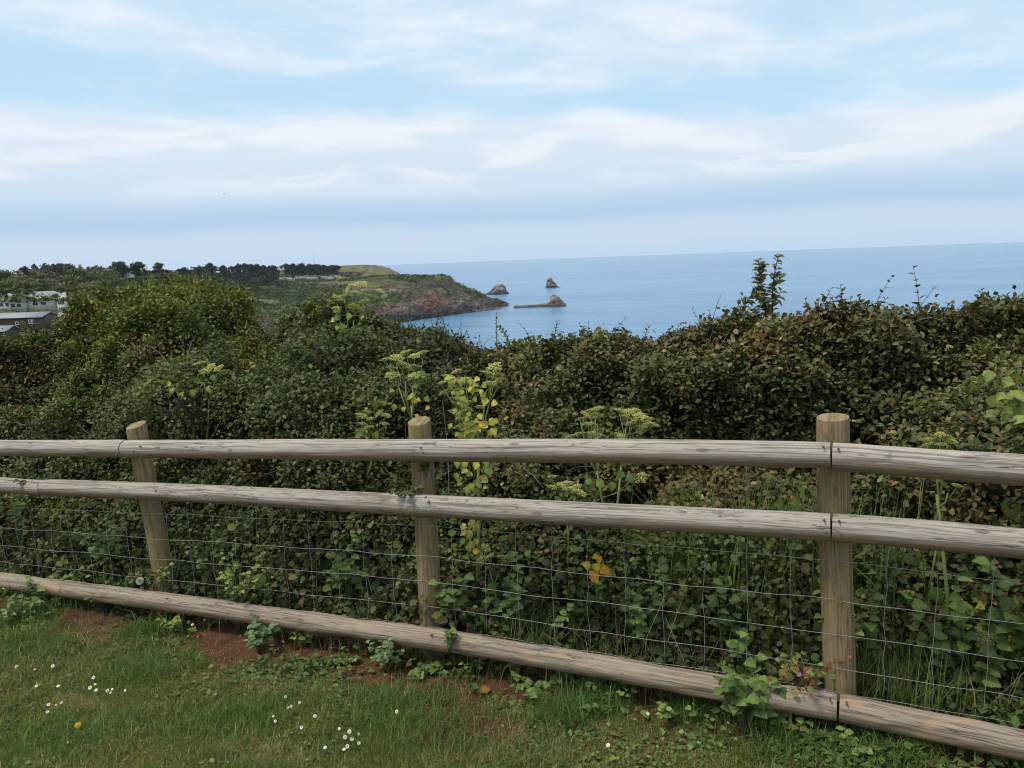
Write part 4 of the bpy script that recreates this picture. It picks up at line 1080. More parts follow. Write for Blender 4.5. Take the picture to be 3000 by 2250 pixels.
def shoots():
    """upright shoots that break the skyline of each bush"""
    acc = {k: ([], [], [], [], [], []) for k in BUSH}; stems = {k: MB() for k in BUSH}
    def shoot(k, base, d, ln, nleaf, LL, wr, pal, thick=.0025, droop=.25):
        bend = RNG.normal(size=3)*.18; pts = [base + d*ln*q + bend*q*q*ln - np.array([0, 0, droop*q*q*ln*.4]) for q in np.linspace(0, 1, 6)]
        stems[k].tube(pts, np.linspace(thick, thick*.4, 6), 5, (.075, .065, .035))
        A = acc[k]
        for i in range(nleaf):
            q = (i+.6)/nleaf*.98+.02; j = q*5; a = int(min(4, j)); p = pts[a] + (pts[a+1]-pts[a])*(j-a)
            ang = i*2.4 + RNG.uniform(-.4, .4); tdir = unit(pts[a+1]-pts[a]); side = unit(np.cross(tdir, [math.cos(ang), math.sin(ang), .1]))
            ax = unit(side*.9 + tdir*.55 + RNG.normal(size=3)*.15); s = LL*(1.05-.55*q)*RNG.uniform(.8, 1.2)
            A[0].append(p); A[1].append(ax); A[2].append(unit(tdir*.6 + np.array([0, 0, .6]) - side*.3)); A[3].append(s); A[4].append(s*wr)
            A[5].append(np.array(pal[RNG.integers(len(pal))])*RNG.uniform(.75, 1.3))
    brs = [(.062, .068, .026), (.095, .07, .032), (.12, .085, .04), (.05, .058, .024)]
    for u in np.concatenate([RNG.uniform(1450, 2250, 75), RNG.uniform(2250, 3050, 55)]):
        P, N = hedge_frame(np.array([u]), np.array([RNG.uniform(.93, 1.03)]))
        d = unit(np.array([RNG.normal()*.35, RNG.normal()*.3, 1.0])); shoot(0, P[0]-d*.06, d, RNG.uniform(.10, .27), int(RNG.integers(6, 12)), .046, .75, brs)
    for (u, row, ln) in ((2465, 905, .24), (2620, 880, .26), (2700, 880, .28), (2850, 875, .3), (2885, 868, .3), (2960, 880, .3), (2560, 895, .2), (2390, 925, .2)):
        P, N = hedge_frame(np.array([u*1.0]), np.array([.98])); d = unit(np.array([RNG.normal()*.4, RNG.normal()*.2, 1.0]))
        shoot(0, P[0]-d*.05, d, ln*1.15, 13, .066, .85, brs, .003)
    sp = [(.048, .07, .025), (.07, .09, .03), (.04, .055, .022)]
    for u in RNG.uniform(1130, 1450, 80):
        P, N = hedge_frame(np.array([u]), np.array([RNG.uniform(.9, 1.03)])); d = unit(np.array([RNG.normal()*.35, RNG.normal()*.3, 1.0]))
        shoot(4, P[0]-d*.08, d, RNG.uniform(.12, .36), int(RNG.integers(14, 28)), .034, .55, sp)
    for u, ln in ((1505, .46), (1470, .3), (1610, .28), (1880, .3), (1275, .4), (1310, .34)):
        P, N = hedge_frame(np.array([u*1.0]), np.array([.99])); d = unit(np.array([RNG.normal()*.12, 0, 1.0])); shoot(4, P[0]-d*.05, d, ln, 34, .046, .62, sp, .004, 0)
    yg = [(.10, .125, .03), (.135, .125, .03), (.07, .10, .026), (.12, .085, .03)]
    for u in np.concatenate([RNG.uniform(180, 700, 110), RNG.uniform(700, 850, 20)]):
        P, N = hedge_frame(np.array([u]), np.array([RNG.uniform(.86, 1.05)])); d = unit(np.array([RNG.normal()*.4, RNG.normal()*.3, 1.0]))
        shoot(2, P[0]-d*.08, d, RNG.uniform(.1, .28), int(RNG.integers(8, 16)), .036, .6, yg)
    for u, ln in ((497, .34), (560, .26), (255, .42), (225, .36), (80, .44)):
        P, N = hedge_frame(np.array([u*1.0]), np.array([1.0])); d = unit(np.array([RNG.normal()*.06, 0, 1.0])); shoot(2, P[0]-d*.08, d, ln, 46, .062, .6, yg, .005, 0)
    ig = [(.10, .125, .032), (.06, .085, .026), (.12, .13, .035)]
    for u in RNG.uniform(850, 1140, 60):
        P, N = hedge_frame(np.array([u]), np.array([RNG.uniform(.9, 1.04)])); d = unit(np.array([RNG.normal()*.4, RNG.normal()*.3, 1.0]))
        shoot(1, P[0]-d*.06, d, RNG.uniform(.06, .2), int(RNG.integers(6, 12)), .036, .8, ig)
    for u in RNG.uniform(-150, 260, 50):
        P, N = hedge_frame(np.array([u]), np.array([RNG.uniform(.9, 1.04)])); d = unit(np.array([RNG.normal()*.4, RNG.normal()*.3, 1.0]))
        shoot(3, P[0]-d*.06, d, RNG.uniform(.1, .3), int(RNG.integers(8, 14)), .045, .65, yg)
    for k in BUSH:
        A = [np.array(x) for x in acc[k]]
        if len(A[0]):
            V, F, c = leaf_arrays(*A, T4); link('shoot_leaves', mesh_np('shoot_leaves', V, F, c), M_LEAF, BUSH[k])['kind'] = 'stuff'
            stems[k].build('shoot_stems', M_STEM, BUSH[k])['kind'] = 'stuff'
shoots()

# ------------------------------------------------------------------ tall sprig that stands over the right-hand hedge
def sprig(label, stems_, LL, name='tall_sprig'):
    o = np.array(stems_[0][0][0]); e = empty(name, o, label, 'plant')
    for pts, nleaf, r, dens in stems_:
        pts = np.array(pts) - o
        # resample
        d = np.concatenate([[0], np.cumsum(np.linalg.norm(np.diff(pts, axis=0), axis=1))]); s = np.linspace(0, d[-1], 14)
        q = np.stack([np.interp(s, d, pts[:, i]) for i in range(3)], 1)
        mb = MB(); mb.tube(q, np.linspace(r, r*.4, 14), 6, (.09, .065, .04)); mb.build('stem', M_STEM, e)
        L = []
        for i in range(nleaf):
            f = .12+.88*(i+.5)/nleaf; p = np.array([np.interp(f*d[-1], s, q[:, c]) for c in range(3)]); j = min(12, int(f*13)); td = unit(q[j+1]-q[j])
            a = i*2.4; sd_ = unit(np.cross(td, [math.cos(a), math.sin(a), .2])); ax = unit(sd_*1.0+td*.35+RNG.normal(size=3)*.35); z = LL*RNG.uniform(.7, 1.25)*(1.05-.35*f)
            L.append((p, ax, unit(td*.4-sd_*.2+np.array([RNG.normal()*.3, -.7, .6])), z, z*.56, np.array([.085, .105, .030])*RNG.uniform(.6, 1.5)*np.array([RNG.uniform(.9, 1.5), 1, 1])))
        A = [np.array(x) for x in zip(*L)]
        V, F, c = leaf_arrays(*A, T8); o2 = link('leaves', mesh_np('leaves', V, F, c), M_LEAF, e); o2['kind'] = 'stuff'
def pxline(pts, d): return [at(x, y, d) for x, y in pts]
D_ = 4.65
sprig('tall twin-stemmed leafy sprig standing above the hedge against the sea', [
    (pxline([(2248, 960), (2240, 900), (2232, 850), (2225, 800), (2222, 762)], D_), 58, .006, 1), (pxline([(2265, 960), (2262, 880), (2266, 820), (2275, 770), (2283, 745)], D_+.05), 54, .006, 1),
    (pxline([(2155, 1005), (2158, 960), (2170, 915), (2190, 880), (2215, 858), (2235, 850)], D_), 60, .005, 1), (pxline([(2222, 960), (2214, 930), (2210, 905)], D_), 30, .004, 1), (pxline([(2232, 850), (2218, 825), (2212, 800)], D_), 9, .003, 1), (pxline([(2240, 895), (2222, 872), (2214, 850)], D_-.03), 9, .003, 1), (pxline([(2264, 850), (2282, 820), (2290, 795)], D_+.03), 9, .003, 1), (pxline([(2225, 800), (2236, 785), (2240, 770)], D_), 9, .003, 1), (pxline([(2262, 890), (2280, 870), (2288, 850)], D_), 9, .003, 1), (pxline([(2236, 930), (2250, 905), (2252, 880)], D_), 9, .003, 1)], .055)

# ------------------------------------------------------------------ flowering umbel plants with yellowing leaves
UMB = [(.60, .56, .15), (.54, .52, .14), (.42, .43, .12), (.70, .66, .28)]
def umbel_mesh(r, seed, n=10, col=None):
    rg = np.random.default_rng(seed); mb = MB(); L = []
    for k in range(n):
        a = k*2.399; rr = r*math.sqrt((k+.5)/n); x, y = rr*math.cos(a), rr*math.sin(a); z = r*.75*(1-.35*(rr/r)**2)
        mb.tube([(0, 0, 0), (x*.5, y*.5, z*.6), (x, y, z)], .0011, 4, (.20, .25, .08), False)
        for f in range(15):
            b = f*2.399; q = r*.20*math.sqrt((f+.5)/15)
            p = np.array([x+q*math.cos(b), y+q*math.sin(b), z+.006*(1-q/(r*.2))+rg.uniform(-.002, .003)])
            L.append((p, unit(np.array([math.cos(b), math.sin(b), .25])), np.array([0, 0, 1.]), .0062, .0062, np.array((col or UMB)[rg.integers(len(col or UMB))])*rg.uniform(.7, 1.15)))
    A = [np.array(v) for v in zip(*L)]
    A[3] = A[3]*(r/.05); A[4] = A[4]*(r/.05)
    V, F, c = leaf_arrays(*A, T2)
    b = len(mb.v); V2 = np.concatenate([np.array(mb.v), V]); F2 = np.concatenate([np.array(mb.f), F+b]); C2 = np.concatenate([np.array(mb.c), c])
    return mesh_np('umbel', V2, F2, C2)
UM = [umbel_mesh(.05, 400+i, 13+i) for i in range(4)]
for u_ in UM: u_.materials.append(M_PETAL)
def leaf_tpl(w, fold=.16, droop=.28, twist=.05):
    xs = np.linspace(0, 1, len(w)); V = []; F = []
    for i, (x, h) in enumerate(zip(xs, w)):
        z = -droop*x*x; saw = 1+.07*(-1)**i
        V += [(x, h*saw, z+fold*h+twist*x), (x, 0, z), (x, -h*saw, z+fold*h-twist*x)]
    for i in range(len(w)-1):
        a = i*3
        F += [(a, a+1, a+4), (a, a+4, a+3), (a+1, a+2, a+5), (a+1, a+5, a+4)]
    return np.array(V), np.array(F)
TPL_HEART = leaf_tpl([.10, .40, .50, .47, .40, .29, .16, .0])
TPL_OVATE = leaf_tpl([.03, .20, .34, .40, .37, .28, .15, .0])
def broad_leaf_mesh(c, heart=True):
    tv, tf = TPL_HEART if heart else TPL_OVATE
    cc = np.repeat(np.array([c]), len(tv), 0); cc[1::3] *= 1.3
    # serrated: subdivide rim a little with a bumpy outline
    m = mesh_np('leaf', tv*np.array([1, .95, 1]), tf, cc, True); m.materials.append(M_LEAF); return m
YLEAF = [broad_leaf_mesh(c) for c in ((.32, .31, .065), (.37, .33, .065), (.27, .30, .065), (.20, .26, .06))]
OLEAF = [broad_leaf_mesh(c) for c in ((.52, .30, .03), (.46, .24, .03), (.52, .36, .04))]
GLEAF = [broad_leaf_mesh(c) for c in ((.100, .155, .040), (.080, .125, .034), (.135, .185, .045), (.065, .105, .032))]
def put_leaf(parent, p, ax, nr, s, meshes, name='leaf'):
    a = unit(np.asarray(ax, float)); q = np.asarray(nr, float); q = unit(q-a*(q@a)); sd_ = np.cross(q, a)
    o = link(name, meshes[int(RNG.integers(len(meshes)))], None, parent)
    o.matrix_local = Matrix(((a[0]*s, sd_[0]*s, q[0]*s, p[0]), (a[1]*s, sd_[1]*s, q[1]*s, p[1]), (a[2]*s, sd_[2]*s, q[2]*s, p[2]), (0, 0, 0, 1)))
    return o
def umbel_plant(foot, D, heads, leaves, label, ur=.05, scol=(.16, .20, .055), thick=.008, node=None):
    """foot and heads as (column, row); heads may carry their own distance; leaves: (column,row,kind,size)"""
    B = at(foot[0], foot[1], D)
    e = empty('umbel_plant', B, label, 'plant', 'yellow-green umbel plants in the hedge')
    nd = at(node[0], node[1], D)-B if node else None
    mb = MB()
    if nd is not None: mb.tube([(0, 0, 0), nd*.5+np.array([.01, 0, 0]), nd], [thick, thick*.9, thick*.75], 7, scol)
    heads = sorted(heads, key=lambda h: h[0]); subs = []
    for g in range(0, len(heads), 3):
        gr = heads[g:g+3]; cx = sum(h[0] for h in gr)/len(gr); cy = max(h[1] for h in gr)
        bx, by = node if node else foot
        q_ = .42; sx = cx+(bx-cx)*q_; sy = cy + max(25, (by-cy)*q_)
        sub = at(sx, sy, D)-B; subs.append(sub); base = nd*RNG.uniform(.82, 1) if nd is not None else np.zeros(3)
        tk0 = min(thick, .007); mb.tube([base, base+(sub-base)*.5+RNG.normal(size=3)*.008, sub], [tk0*.7, tk0*.55, tk0*.45], 6, scol)
    for i, h in enumerate(heads):
        H = at(h[0], h[1], D + (h[2] if len(h) > 2 else RNG.uniform(-.1, .1)))-B
        st = subs[i//3]
        mid = st + (H-st)*.5 + np.array([0, 0, -.006]) + RNG.normal(size=3)*.012
        rr = ur*RNG.uniform(.55, .95)
        hb = H - np.array([0, 0, rr*.7])
        tk = min(thick, .007); mb.tube([st, mid, hb], [tk*.38, tk*.28, tk*.2], 6, scol)
        o = link('umbel', UM[i % 4], None, e); o.location = hb; s = rr/.05; o.scale = (s, s, s)
        o.rotation_euler = (RNG.normal()*.25, RNG.normal()*.25, RNG.uniform(0, 6.28))
    mb.build('stem', M_STEM, e, True)
    for (x, y, kind, sz) in leaves:
        sz *= .68
        p = at(x, y, D-.03)-B
        put_leaf(e, p, unit(np.array([RNG.normal()*.6, -.3, -.55+RNG.normal()*.3])), unit(np.array([RNG.normal()*.3, -1, .5])), sz, {'y': YLEAF, 'o': OLEAF, 'g': GLEAF}[kind])
def rleaf(n, x0, x1, y0, y1, kind, s0, s1):
    return [(RNG.uniform(x0, x1), RNG.uniform(y0, y1), kind, RNG.uniform(s0, s1)) for _ in range(n)]
def fdep(px, extra): return float(fence_depth(np.array([px*1.0]))[0]) + extra
umbel_plant((1395, 1800), fdep(1390, .30), [(1310, 1100), (1340, 1085), (1365, 1110), (1330, 1130), (1345, 1165), (1366, 1180), (1450, 1070), (1440, 1105), (1465, 1112), (1330, 1205), (1365, 1195), (1392, 1212), (1405, 1190), (1295, 1120), (1320, 1110), (1350, 1140), (1355, 1205), (1345, 1225), (1380, 1175), (1425, 1090), (1335, 1180), (1350, 1245), (1385, 1235), (1370, 1225), (1310, 1145), (1460, 1095), (1435, 1120)],
    [(1425, 1165, 'y', .07), (1440, 1180, 'y', .06), (1395, 1245, 'y', .07), (1370, 1255, 'y', .07), (1365, 1275, 'y', .06), (1440, 1255, 'y', .065), (1415, 1235, 'o', .06), (1360, 1350, 'y', .06), (1400, 1355, 'y', .06), (1425, 1370, 'y', .07),
     (1345, 1395, 'y', .055), (1380, 1415, 'y', .06), (1368, 1425, 'y', .06), (1395, 1405, 'y', .055), (1440, 1515, 'y', .05), (1395, 1535, 'y', .05), (1370, 1595, 'y', .06), (1385, 1615, 'o', .055), (1400, 1580, 'y', .05), (1385, 1520, 'y', .05)] + rleaf(44, 1320, 1412, 1100, 1262, 'y', .03, .055) + rleaf(10, 1340, 1450, 1225, 1275, 'y', .04, .06) + rleaf(16, 1330, 1430, 1345, 1430, 'y', .035, .06) + rleaf(8, 1350, 1400, 1520, 1620, 'y', .035, .055) + rleaf(8, 1340, 1450, 1230, 1275, 'y', .04, .06),
    'tall yellow umbel plant with yellow leaves right of the middle post', .042, (.19, .23, .06), .010, (1400, 1270))
umbel_plant((1230, 1500), fdep(1220, .75), [(1130, 1050), (1160, 1045), (1190, 1030), (1215, 1040), (1145, 1075), (1180, 1065), (1215, 1070), (1150, 1095), (1240, 1030), (1205, 1100), (1225, 1095)],
    rleaf(8, 1180, 1270, 1150, 1230, 'y', .04, .06)+rleaf(5, 1140, 1240, 1100, 1200, 'g', .04, .06), 'airy yellow-green umbel plant above the middle post', .05, (.18, .24, .07), .008, (1205, 1190))
umbel_plant((1010, 1180), fdep(1010, 1.75), [(960, 880), (985, 870), (1005, 865), (1040, 855), (1030, 835), (1070, 880), (1085, 865), (1110, 850), (1055, 830), (1000, 815), (1035, 895), (985, 900)],
    rleaf(9, 980, 1080, 900, 1010, 'g', .06, .10)+rleaf(7, 960, 1070, 910, 960, 'y', .05, .08), 'tall umbel plant rising from the ivy bush against the headland', .055, (.15, .20, .07), .011, (1025, 1000))
umbel_plant((1770, 1560), fdep(1760, .55), [(1710, 1210), (1735, 1200), (1750, 1195), (1700, 1225), (1745, 1215), (1680, 1275), (1700, 1268), (1755, 1258), (1740, 1270), (1725, 1240)],
    rleaf(4, 1700, 1800, 1380, 1450, 'g', .05, .08), 'slim umbel plant with pale heads above the top rail, left of a close pair', .042, (.20, .24, .08), .007, (1748, 1380))
umbel_plant((1790, 1560), fdep(1830, .55), [(1815, 1200), (1840, 1205), (1860, 1200), (1875, 1215), (1895, 1225), (1905, 1240), (1830, 1220), (1855, 1235), (1800, 1270), (1820, 1275), (1880, 1250)],
    rleaf(4, 1790, 1850, 1380, 1460, 'g', .05, .08), 'fuller umbel plant above the top rail, right of a close pair', .042, (.20, .24, .08), .007, (1820, 1370))
umbel_plant((2790, 2020), fdep(2760, .22), [(2720, 1285), (2735, 1275), (2755, 1270), (2770, 1275), (2785, 1290), (2760, 1300), (2725, 1300), (2700, 1400), (2800, 1420), (2660, 1735)],
    rleaf(7, 2700, 2960, 1640, 1900, 'g', .08, .12)+[(2930, 1880, 'y', .07), (2945, 1870, 'o', .06), (2880, 1770, 'y', .06)], 'straggling umbel plant behind the wire right of the big post', .034, (.15, .19, .05), .008, (2745, 1450))
umbel_plant((600, 1330), fdep(600, .95), [(575, 1065), (590, 1060), (620, 1070), (645, 1075), (660, 1085), (600, 1085)], [(505, 1135, 'y', .07), (530, 1150, 'y', .07), (565, 1140, 'y', .08), (610, 1130, 'y', .08), (500, 1120, 'y', .06), (620, 1100, 'g', .07)],
    'pale yellow-leaved umbel plant in the left hedge above the rails', .042, (.18, .22, .07), .007, (612, 1170))
umbel_plant((1075, 1400), fdep(1080, .5), [(1055, 1215), (1075, 1205), (1085, 1225), (1060, 1240), (1130, 1215), (1125, 1240), (1080, 1250)], rleaf(4, 1050, 1110, 1240, 1280, 'g', .05, .07), 'small dull umbel plant left of the middle post top', .036, (.14, .18, .06), .006, (1090, 1320))
umbel_plant((1660, 1700), fdep(1660, .45), [(1620, 1395), (1640, 1420), (1665, 1430), (1690, 1425), (1615, 1425), (1695, 1440), (1660, 1415), (1880, 1395, .1), (1860, 1390, .1)], rleaf(3, 1620, 1700, 1450, 1560, 'g', .05, .07), 'low umbel plant showing in the gap between the two rails', .045, (.16, .20, .05), .006, (1660, 1500))
umbel_plant((2900, 2040), fdep(2900, .16), [(2880, 1855), (2895, 1850), (2910, 1865), (2885, 1880), (2905, 1890), (2760, 1985), (2745, 1975)], [(2945, 1885, 'o', .06), (2930, 1945, 'y', .06)]+rleaf(4, 2850, 3000, 1900, 2020, 'g', .06, .08), 'small umbel plant low behind the wire at the right edge', .032, (.16, .20, .05), .006, (2900, 1940))
umbel_plant((1460, 1820), fdep(1460, .14), [(1415, 1635), (1440, 1625), (1470, 1630), (1480, 1645), (1420, 1600)], rleaf(4, 1400, 1480, 1650, 1760, 'g', .05, .08), 'small white-green umbel plant behind the wire below the yellow one', .032, (.15, .19, .06), .005, (1445, 1720))
# orange dead leaf cluster caught behind the wire
od = empty('withered_plant', at(1750, 1760, fdep(1750, .10)), 'withered weed with bright orange curled leaves behind the wire at mid fence', 'plant')
ob = np.array(od.location); mb = MB(); mb.tube([(0, 0, 0), tuple(at(1745, 1700, fdep(1750, .10))-ob), tuple(at(1750, 1630, fdep(1750, .1))-ob)], [.004, .003, .002], 6, (.16, .18, .05)); mb.build('stem', M_STEM, od)
for (x, y, s) in ((1735, 1680, .05), (1755, 1665, .05), (1770, 1670, .045), (1745, 1650, .04), (1762, 1645, .04), (1750, 1690, .05), (1728, 1660, .045), (1752, 1628, .03)):
    put_leaf(od, at(x, y, fdep(1750, .07))-ob, unit(np.array([RNG.normal()*.7, -.4, RNG.normal()*.7])), unit(np.array([RNG.normal()*.5, -1, .4])), s, OLEAF)

# ------------------------------------------------------------------ weeds
def rosette(px, py, label, n, s0, s1, meshes, hgt=.12, spread=.12, off=None, name='broadleaf_weed', z=None, group='broad-leaved weeds along the fence foot', heads=None):
    """a bushy weed: several short stems carrying opposite leaves, foot at the picture point on the ground (or on the plane `off` in front of the fence)"""
    if off is None:
        P = at_z(px, py, GZ)
        for _ in range(5): P = at_z(px, py, float(ground(P[None])[0]))
    else: P = fp(px, py, off)
    e = empty(name, P, label, 'weed', group)
    n = int(n*1.5); s0 *= .76; s1 *= .76
    mb = MB(); ns = max(2, n//8)
    for k in range(ns):
        a = RNG.uniform(0, 6.28); r = spread*RNG.uniform(.2, 1.0); h = hgt*RNG.uniform(.6, 1.15)
        tip = np.array([math.cos(a)*r, math.sin(a)*r, h]); pts = [tip*np.array([q, q, q**.75]) for q in np.linspace(0, 1, 4)]
        mb.tube(pts, [.003, .0026, .002, .0014], 5, (.08, .11, .035))
        for j in range(n//ns):
            q = .35+.65*(j+1)/(n//ns); p = tip*np.array([q, q, q**.75]); b = a + j*1.57 + RNG.normal()*.4
            put_leaf(e, p, np.array([math.cos(b), math.sin(b)*.9-.1, .35-.35*RNG.random()]), np.array([RNG.normal()*.3, -.45+RNG.normal()*.3, 1]), RNG.uniform(s0, s1)*(1.15-.3*q), meshes)
    mb.build('stem', M_STEM, e, True)
    return e
NET = [broad_leaf_mesh(c, False) for c in ((.125, .180, .080), (.105, .155, .066), (.150, .205, .090), (.085, .130, .055))]
LIME = [broad_leaf_mesh(c, False) for c in ((.155, .200, .050), (.185, .220, .055), (.125, .170, .046))]
for args in ((760, 1915, 'large nettle-like weed with grey-green leaves below the bottom log, left of centre', 34, .045, .07, NET, .17, .15), (865, 1905, 'smaller bright weed just right of the large nettle-like one', 16, .04, .06, LIME, .09, .09),
             (1130, 1975, 'bushy green weed on bare soil below the log at centre', 42, .035, .055, NET, .15, .13), (1000, 1950, 'low weed left of the bushy centre weed', 14, .03, .045, NET, .06, .09),
             (1330, 1955, 'loose green weed right of the bushy centre weed', 20, .045, .07, GLEAF, .10, .13), (1395, 1985, 'pale small-leaved weed by the bare red patch', 18, .028, .04, LIME, .09, .08),
             (1600, 2030, 'sprawling weed patch under the log right of centre', 34, .04, .06, GLEAF, .09, .19), (1720, 2000, 'weed tucked against the log right of the sprawling patch', 22, .04, .06, GLEAF, .08, .14),
             (1500, 1975, 'small weed under the chipped part of the log', 14, .035, .055, GLEAF, .07, .11), (1960, 2110, 'lime-green ragged weed right of the sprawling patch', 18, .035, .05, LIME, .09, .10),
             (2185, 2165, 'tall weed climbing over the log left of the big post', 64, .06, .085, GLEAF, .26, .20), (2260, 2165, 'low broad weed right of the climbing one', 22, .045, .07, GLEAF, .10, .15),
             (2480, 2215, 'young weed in front of the log below the big post', 20, .035, .05, LIME, .09, .12), (2680, 2200, 'tiny fresh weed under the right end log', 10, .03, .045, LIME, .06, .06), (2950, 2245, 'pale weed at the lower right corner', 10, .04, .06, LIME, .07, .08),
             (510, 1860, 'yellow-green weed beside the daisies at the left post foot', 26, .03, .05, LIME, .10, .12), (160, 1790, 'dark leafy weed clump under the left log', 40, .045, .07, GLEAF, .19, .22), (60, 1820, 'grey-green weed at the left edge in front of the log', 22, .05, .07, NET, .12, .15),
             (300, 1790, 'small-leaved weed growing over the left log', 30, .03, .045, GLEAF, .17, .15), (1240, 1985, 'dock-like low weed between the centre weeds', 10, .06, .08, GLEAF, .05, .10), (2080, 2050, 'small weed on the soil under the log', 10, .03, .05, GLEAF, .05, .08)):
    rosette(*args)
DKL = [broad_leaf_mesh(c, False) for c in ((.055, .085, .028), (.045, .068, .022), (.085, .085, .032))]
for args in ((700, 1790, 'yellow-green climber hanging over the bottom log between left and middle posts', 46, .035, .055, LIME, .30, .20, .10), (640, 1740, 'leafy climber behind the wire right of the left post', 40, .04, .06, LIME, .34, .25, -.08),
             (1330, 1830, 'broad-leaved climber right of the middle post foot', 26, .06, .085, GLEAF, .34, .18, -.04), (1480, 1860, 'bindweed-like climber behind the wire right of the middle post', 34, .05, .075, GLEAF, .40, .24, -.10),
             (1322, 1915, 'small ivy sprig lying across the bottom log at centre', 22, .032, .046, GLEAF, .11, .045, .19), (1200, 1455, 'dark leafy strand hanging over the middle rail beside the middle post', 26, .035, .05, DKL, .06, .16, .10), (105, 1415, 'dark leafy strand lying on the middle rail at far left', 18, .035, .05, DKL, .05, .14, .08), (1250, 1400, 'dark leafy strand wrapped round the middle post between the rails', 16, .035, .05, DKL, .09, .07, .05), (1620, 1880, 'ivy sprig on the bottom log right of centre', 12, .035, .055, GLEAF, .12, .12, .06),
             (2120, 1980, 'trailing leafy weed behind the log left of the big post', 26, .05, .08, GLEAF, .34, .22, -.10), (2530, 1990, 'dark leafy weed right of the big post foot', 24, .05, .08, GLEAF, .34, .18, -.05),
             (2850, 2080, 'broad round-leaved weed behind the right wire', 40, .06, .09, GLEAF, .40, .30, -.14), (2960, 1980, 'large-leaved weed at the right edge behind the wire', 30, .07, .10, GLEAF, .45, .26, -.22),
             (330, 1690, 'leafy weed behind the wire left of the left post', 36, .05, .075, GLEAF, .36, .25, -.10), (60, 1640, 'bindweed leaves behind the wire at the left edge', 34, .055, .08, GLEAF, .45, .26, -.10),
             (1030, 1770, 'leafy weed behind the wire left of the middle post', 36, .05, .075, GLEAF, .36, .25, -.12), (1900, 1950, 'fern-like weed low behind the wire right of centre', 36, .05, .07, GLEAF, .40, .26, -.14), (2330, 2010, 'yellow-green low weed left of the big post', 26, .03, .05, LIME+DKL, .12, .16, .03),
             (480, 1740, 'pale weed at the foot of the left post', 16, .035, .05, LIME, .14, .12, .07)):
    rosette(*args[:9], off=args[9], name='climbing_weed', group='climbing weeds on the wire')
# bright spray of big leaves entering at the right edge
bs = empty('bright_leafed_shrub', at(3080, 1420, 3.35), 'bright green large-leaved spray entering at the right edge above the top rail', 'shrub')
bo = np.array(bs.location); mb = MB()
for tip in ((2890, 1085), (2960, 1180), (2935, 1230), (3000, 1120), (2990, 1260), (2930, 1130), (2970, 1080)):
    t_ = at(tip[0], tip[1], 3.3)-bo; mb.tube([(0, 0, 0), t_*.5+np.array([0, 0, .05]), t_], [.006, .004, .002], 6, (.10, .13, .04))
    for k in range(13):
        q = .45+.58*k/13; put_leaf(bs, t_*q+RNG.normal(size=3)*.03, np.array([RNG.normal()*.7-.2, -.3, -.3+RNG.normal()*.4]), np.array([RNG.normal()*.3, -.6, 1]), RNG.uniform(.045, .075), LIME)
mb.build('stem', M_STEM, bs, True)
for (x, y) in ((2960, 1460), (2985, 1480), (2975, 1500)):
    put_leaf(bs, at(x, y, 3.2)-bo, np.array([RNG.normal()*.4, -.2, -.9]), np.array([0, -1, .3]), .09, YLEAF[2:])
# herb robert beside the big post
hr = empty('herb_robert', fp(2365, 2010, .13), 'red-stemmed herb with two small pink flowers on the log left of the big post', 'plant'); ho = np.array(hr.location)
REDL = [broad_leaf_mesh(c, False) for c in ((.19, .06, .03), (.13, .11, .03), (.15, .05, .035), (.12, .14, .04), (.10, .13, .04))]
mb = MB()
for k in range(9):
    a = RNG.uniform(0, 6.28); tip = np.array([math.cos(a)*.12, math.sin(a)*.05, RNG.uniform(.0, .13)]); mb.tube([(0, 0, -.03), tip*.6+np.array([0, 0, .02]), tip], .0014, 4, (.22, .06, .04))
    for j in range(5): put_leaf(hr, tip+RNG.normal(size=3)*.018, np.array([RNG.normal(), RNG.normal()*.5, RNG.normal()*.4]), np.array([0, -.5, 1]), RNG.uniform(.02, .034), REDL)
mb.build('stem', M_STEM, hr, True)
for (x, y) in ((2341, 1975), (2412, 2025)):
    c = at(x, y, fp(x, y, .17)[1])-ho; L = []
    for k in range(5):
        a = k*1.2566; L.append((c, np.array([math.cos(a), -.25, math.sin(a)]), np.array([0, -1., .2]), .0115, .009, np.array([.55, .30, .62])))
    A = [np.array(v) for v in zip(*L)]; V, F, cc = leaf_arrays(*A, T8); link('flower', mesh_np('flower', V, F, cc), M_PETAL, hr)

# ------------------------------------------------------------------ undergrowth and long grass behind the wire
def blades(P, H, Wd, lean, col, name, mat, parent=None, back=False):
    n = len(P)
    a = RNG.uniform(0, 2*math.pi, n); d = np.stack([np.cos(a), np.sin(a), 0*a], 1)
    if back: d = unit(d - FN*np.maximum(d@FN, 0)[:, None]*2)
    a = np.arctan2(d[:, 1], d[:, 0]); lean = np.clip(lean, 0, 1.3); side = np.stack([-np.sin(a), np.cos(a), 0*a], 1)
    tilt = d*(lean*H)[:, None]
    up = np.array([0, 0, 1.0])
    m1 = P + tilt*.30 + up*(H*.55)[:, None]; tp = P + tilt*1.0 + up*(H*np.clip(1-.35*lean**2, .35, 1))[:, None]
    s = side*(Wd*.5)[:, None]
    V = np.stack([P-s, P+s, m1-s*.8, m1+s*.8, tp], 1).reshape(-1, 3)
    b = (np.arange(n)*5)[:, None]
    F = np.concatenate([b+np.array([[0, 1, 3]]), b+np.array([[0, 3, 2]]), b+np.array([[2, 3, 4]])], 0)
    return link(name, mesh_np(name, V, F, np.repeat(col, 5, 0)), mat, parent)
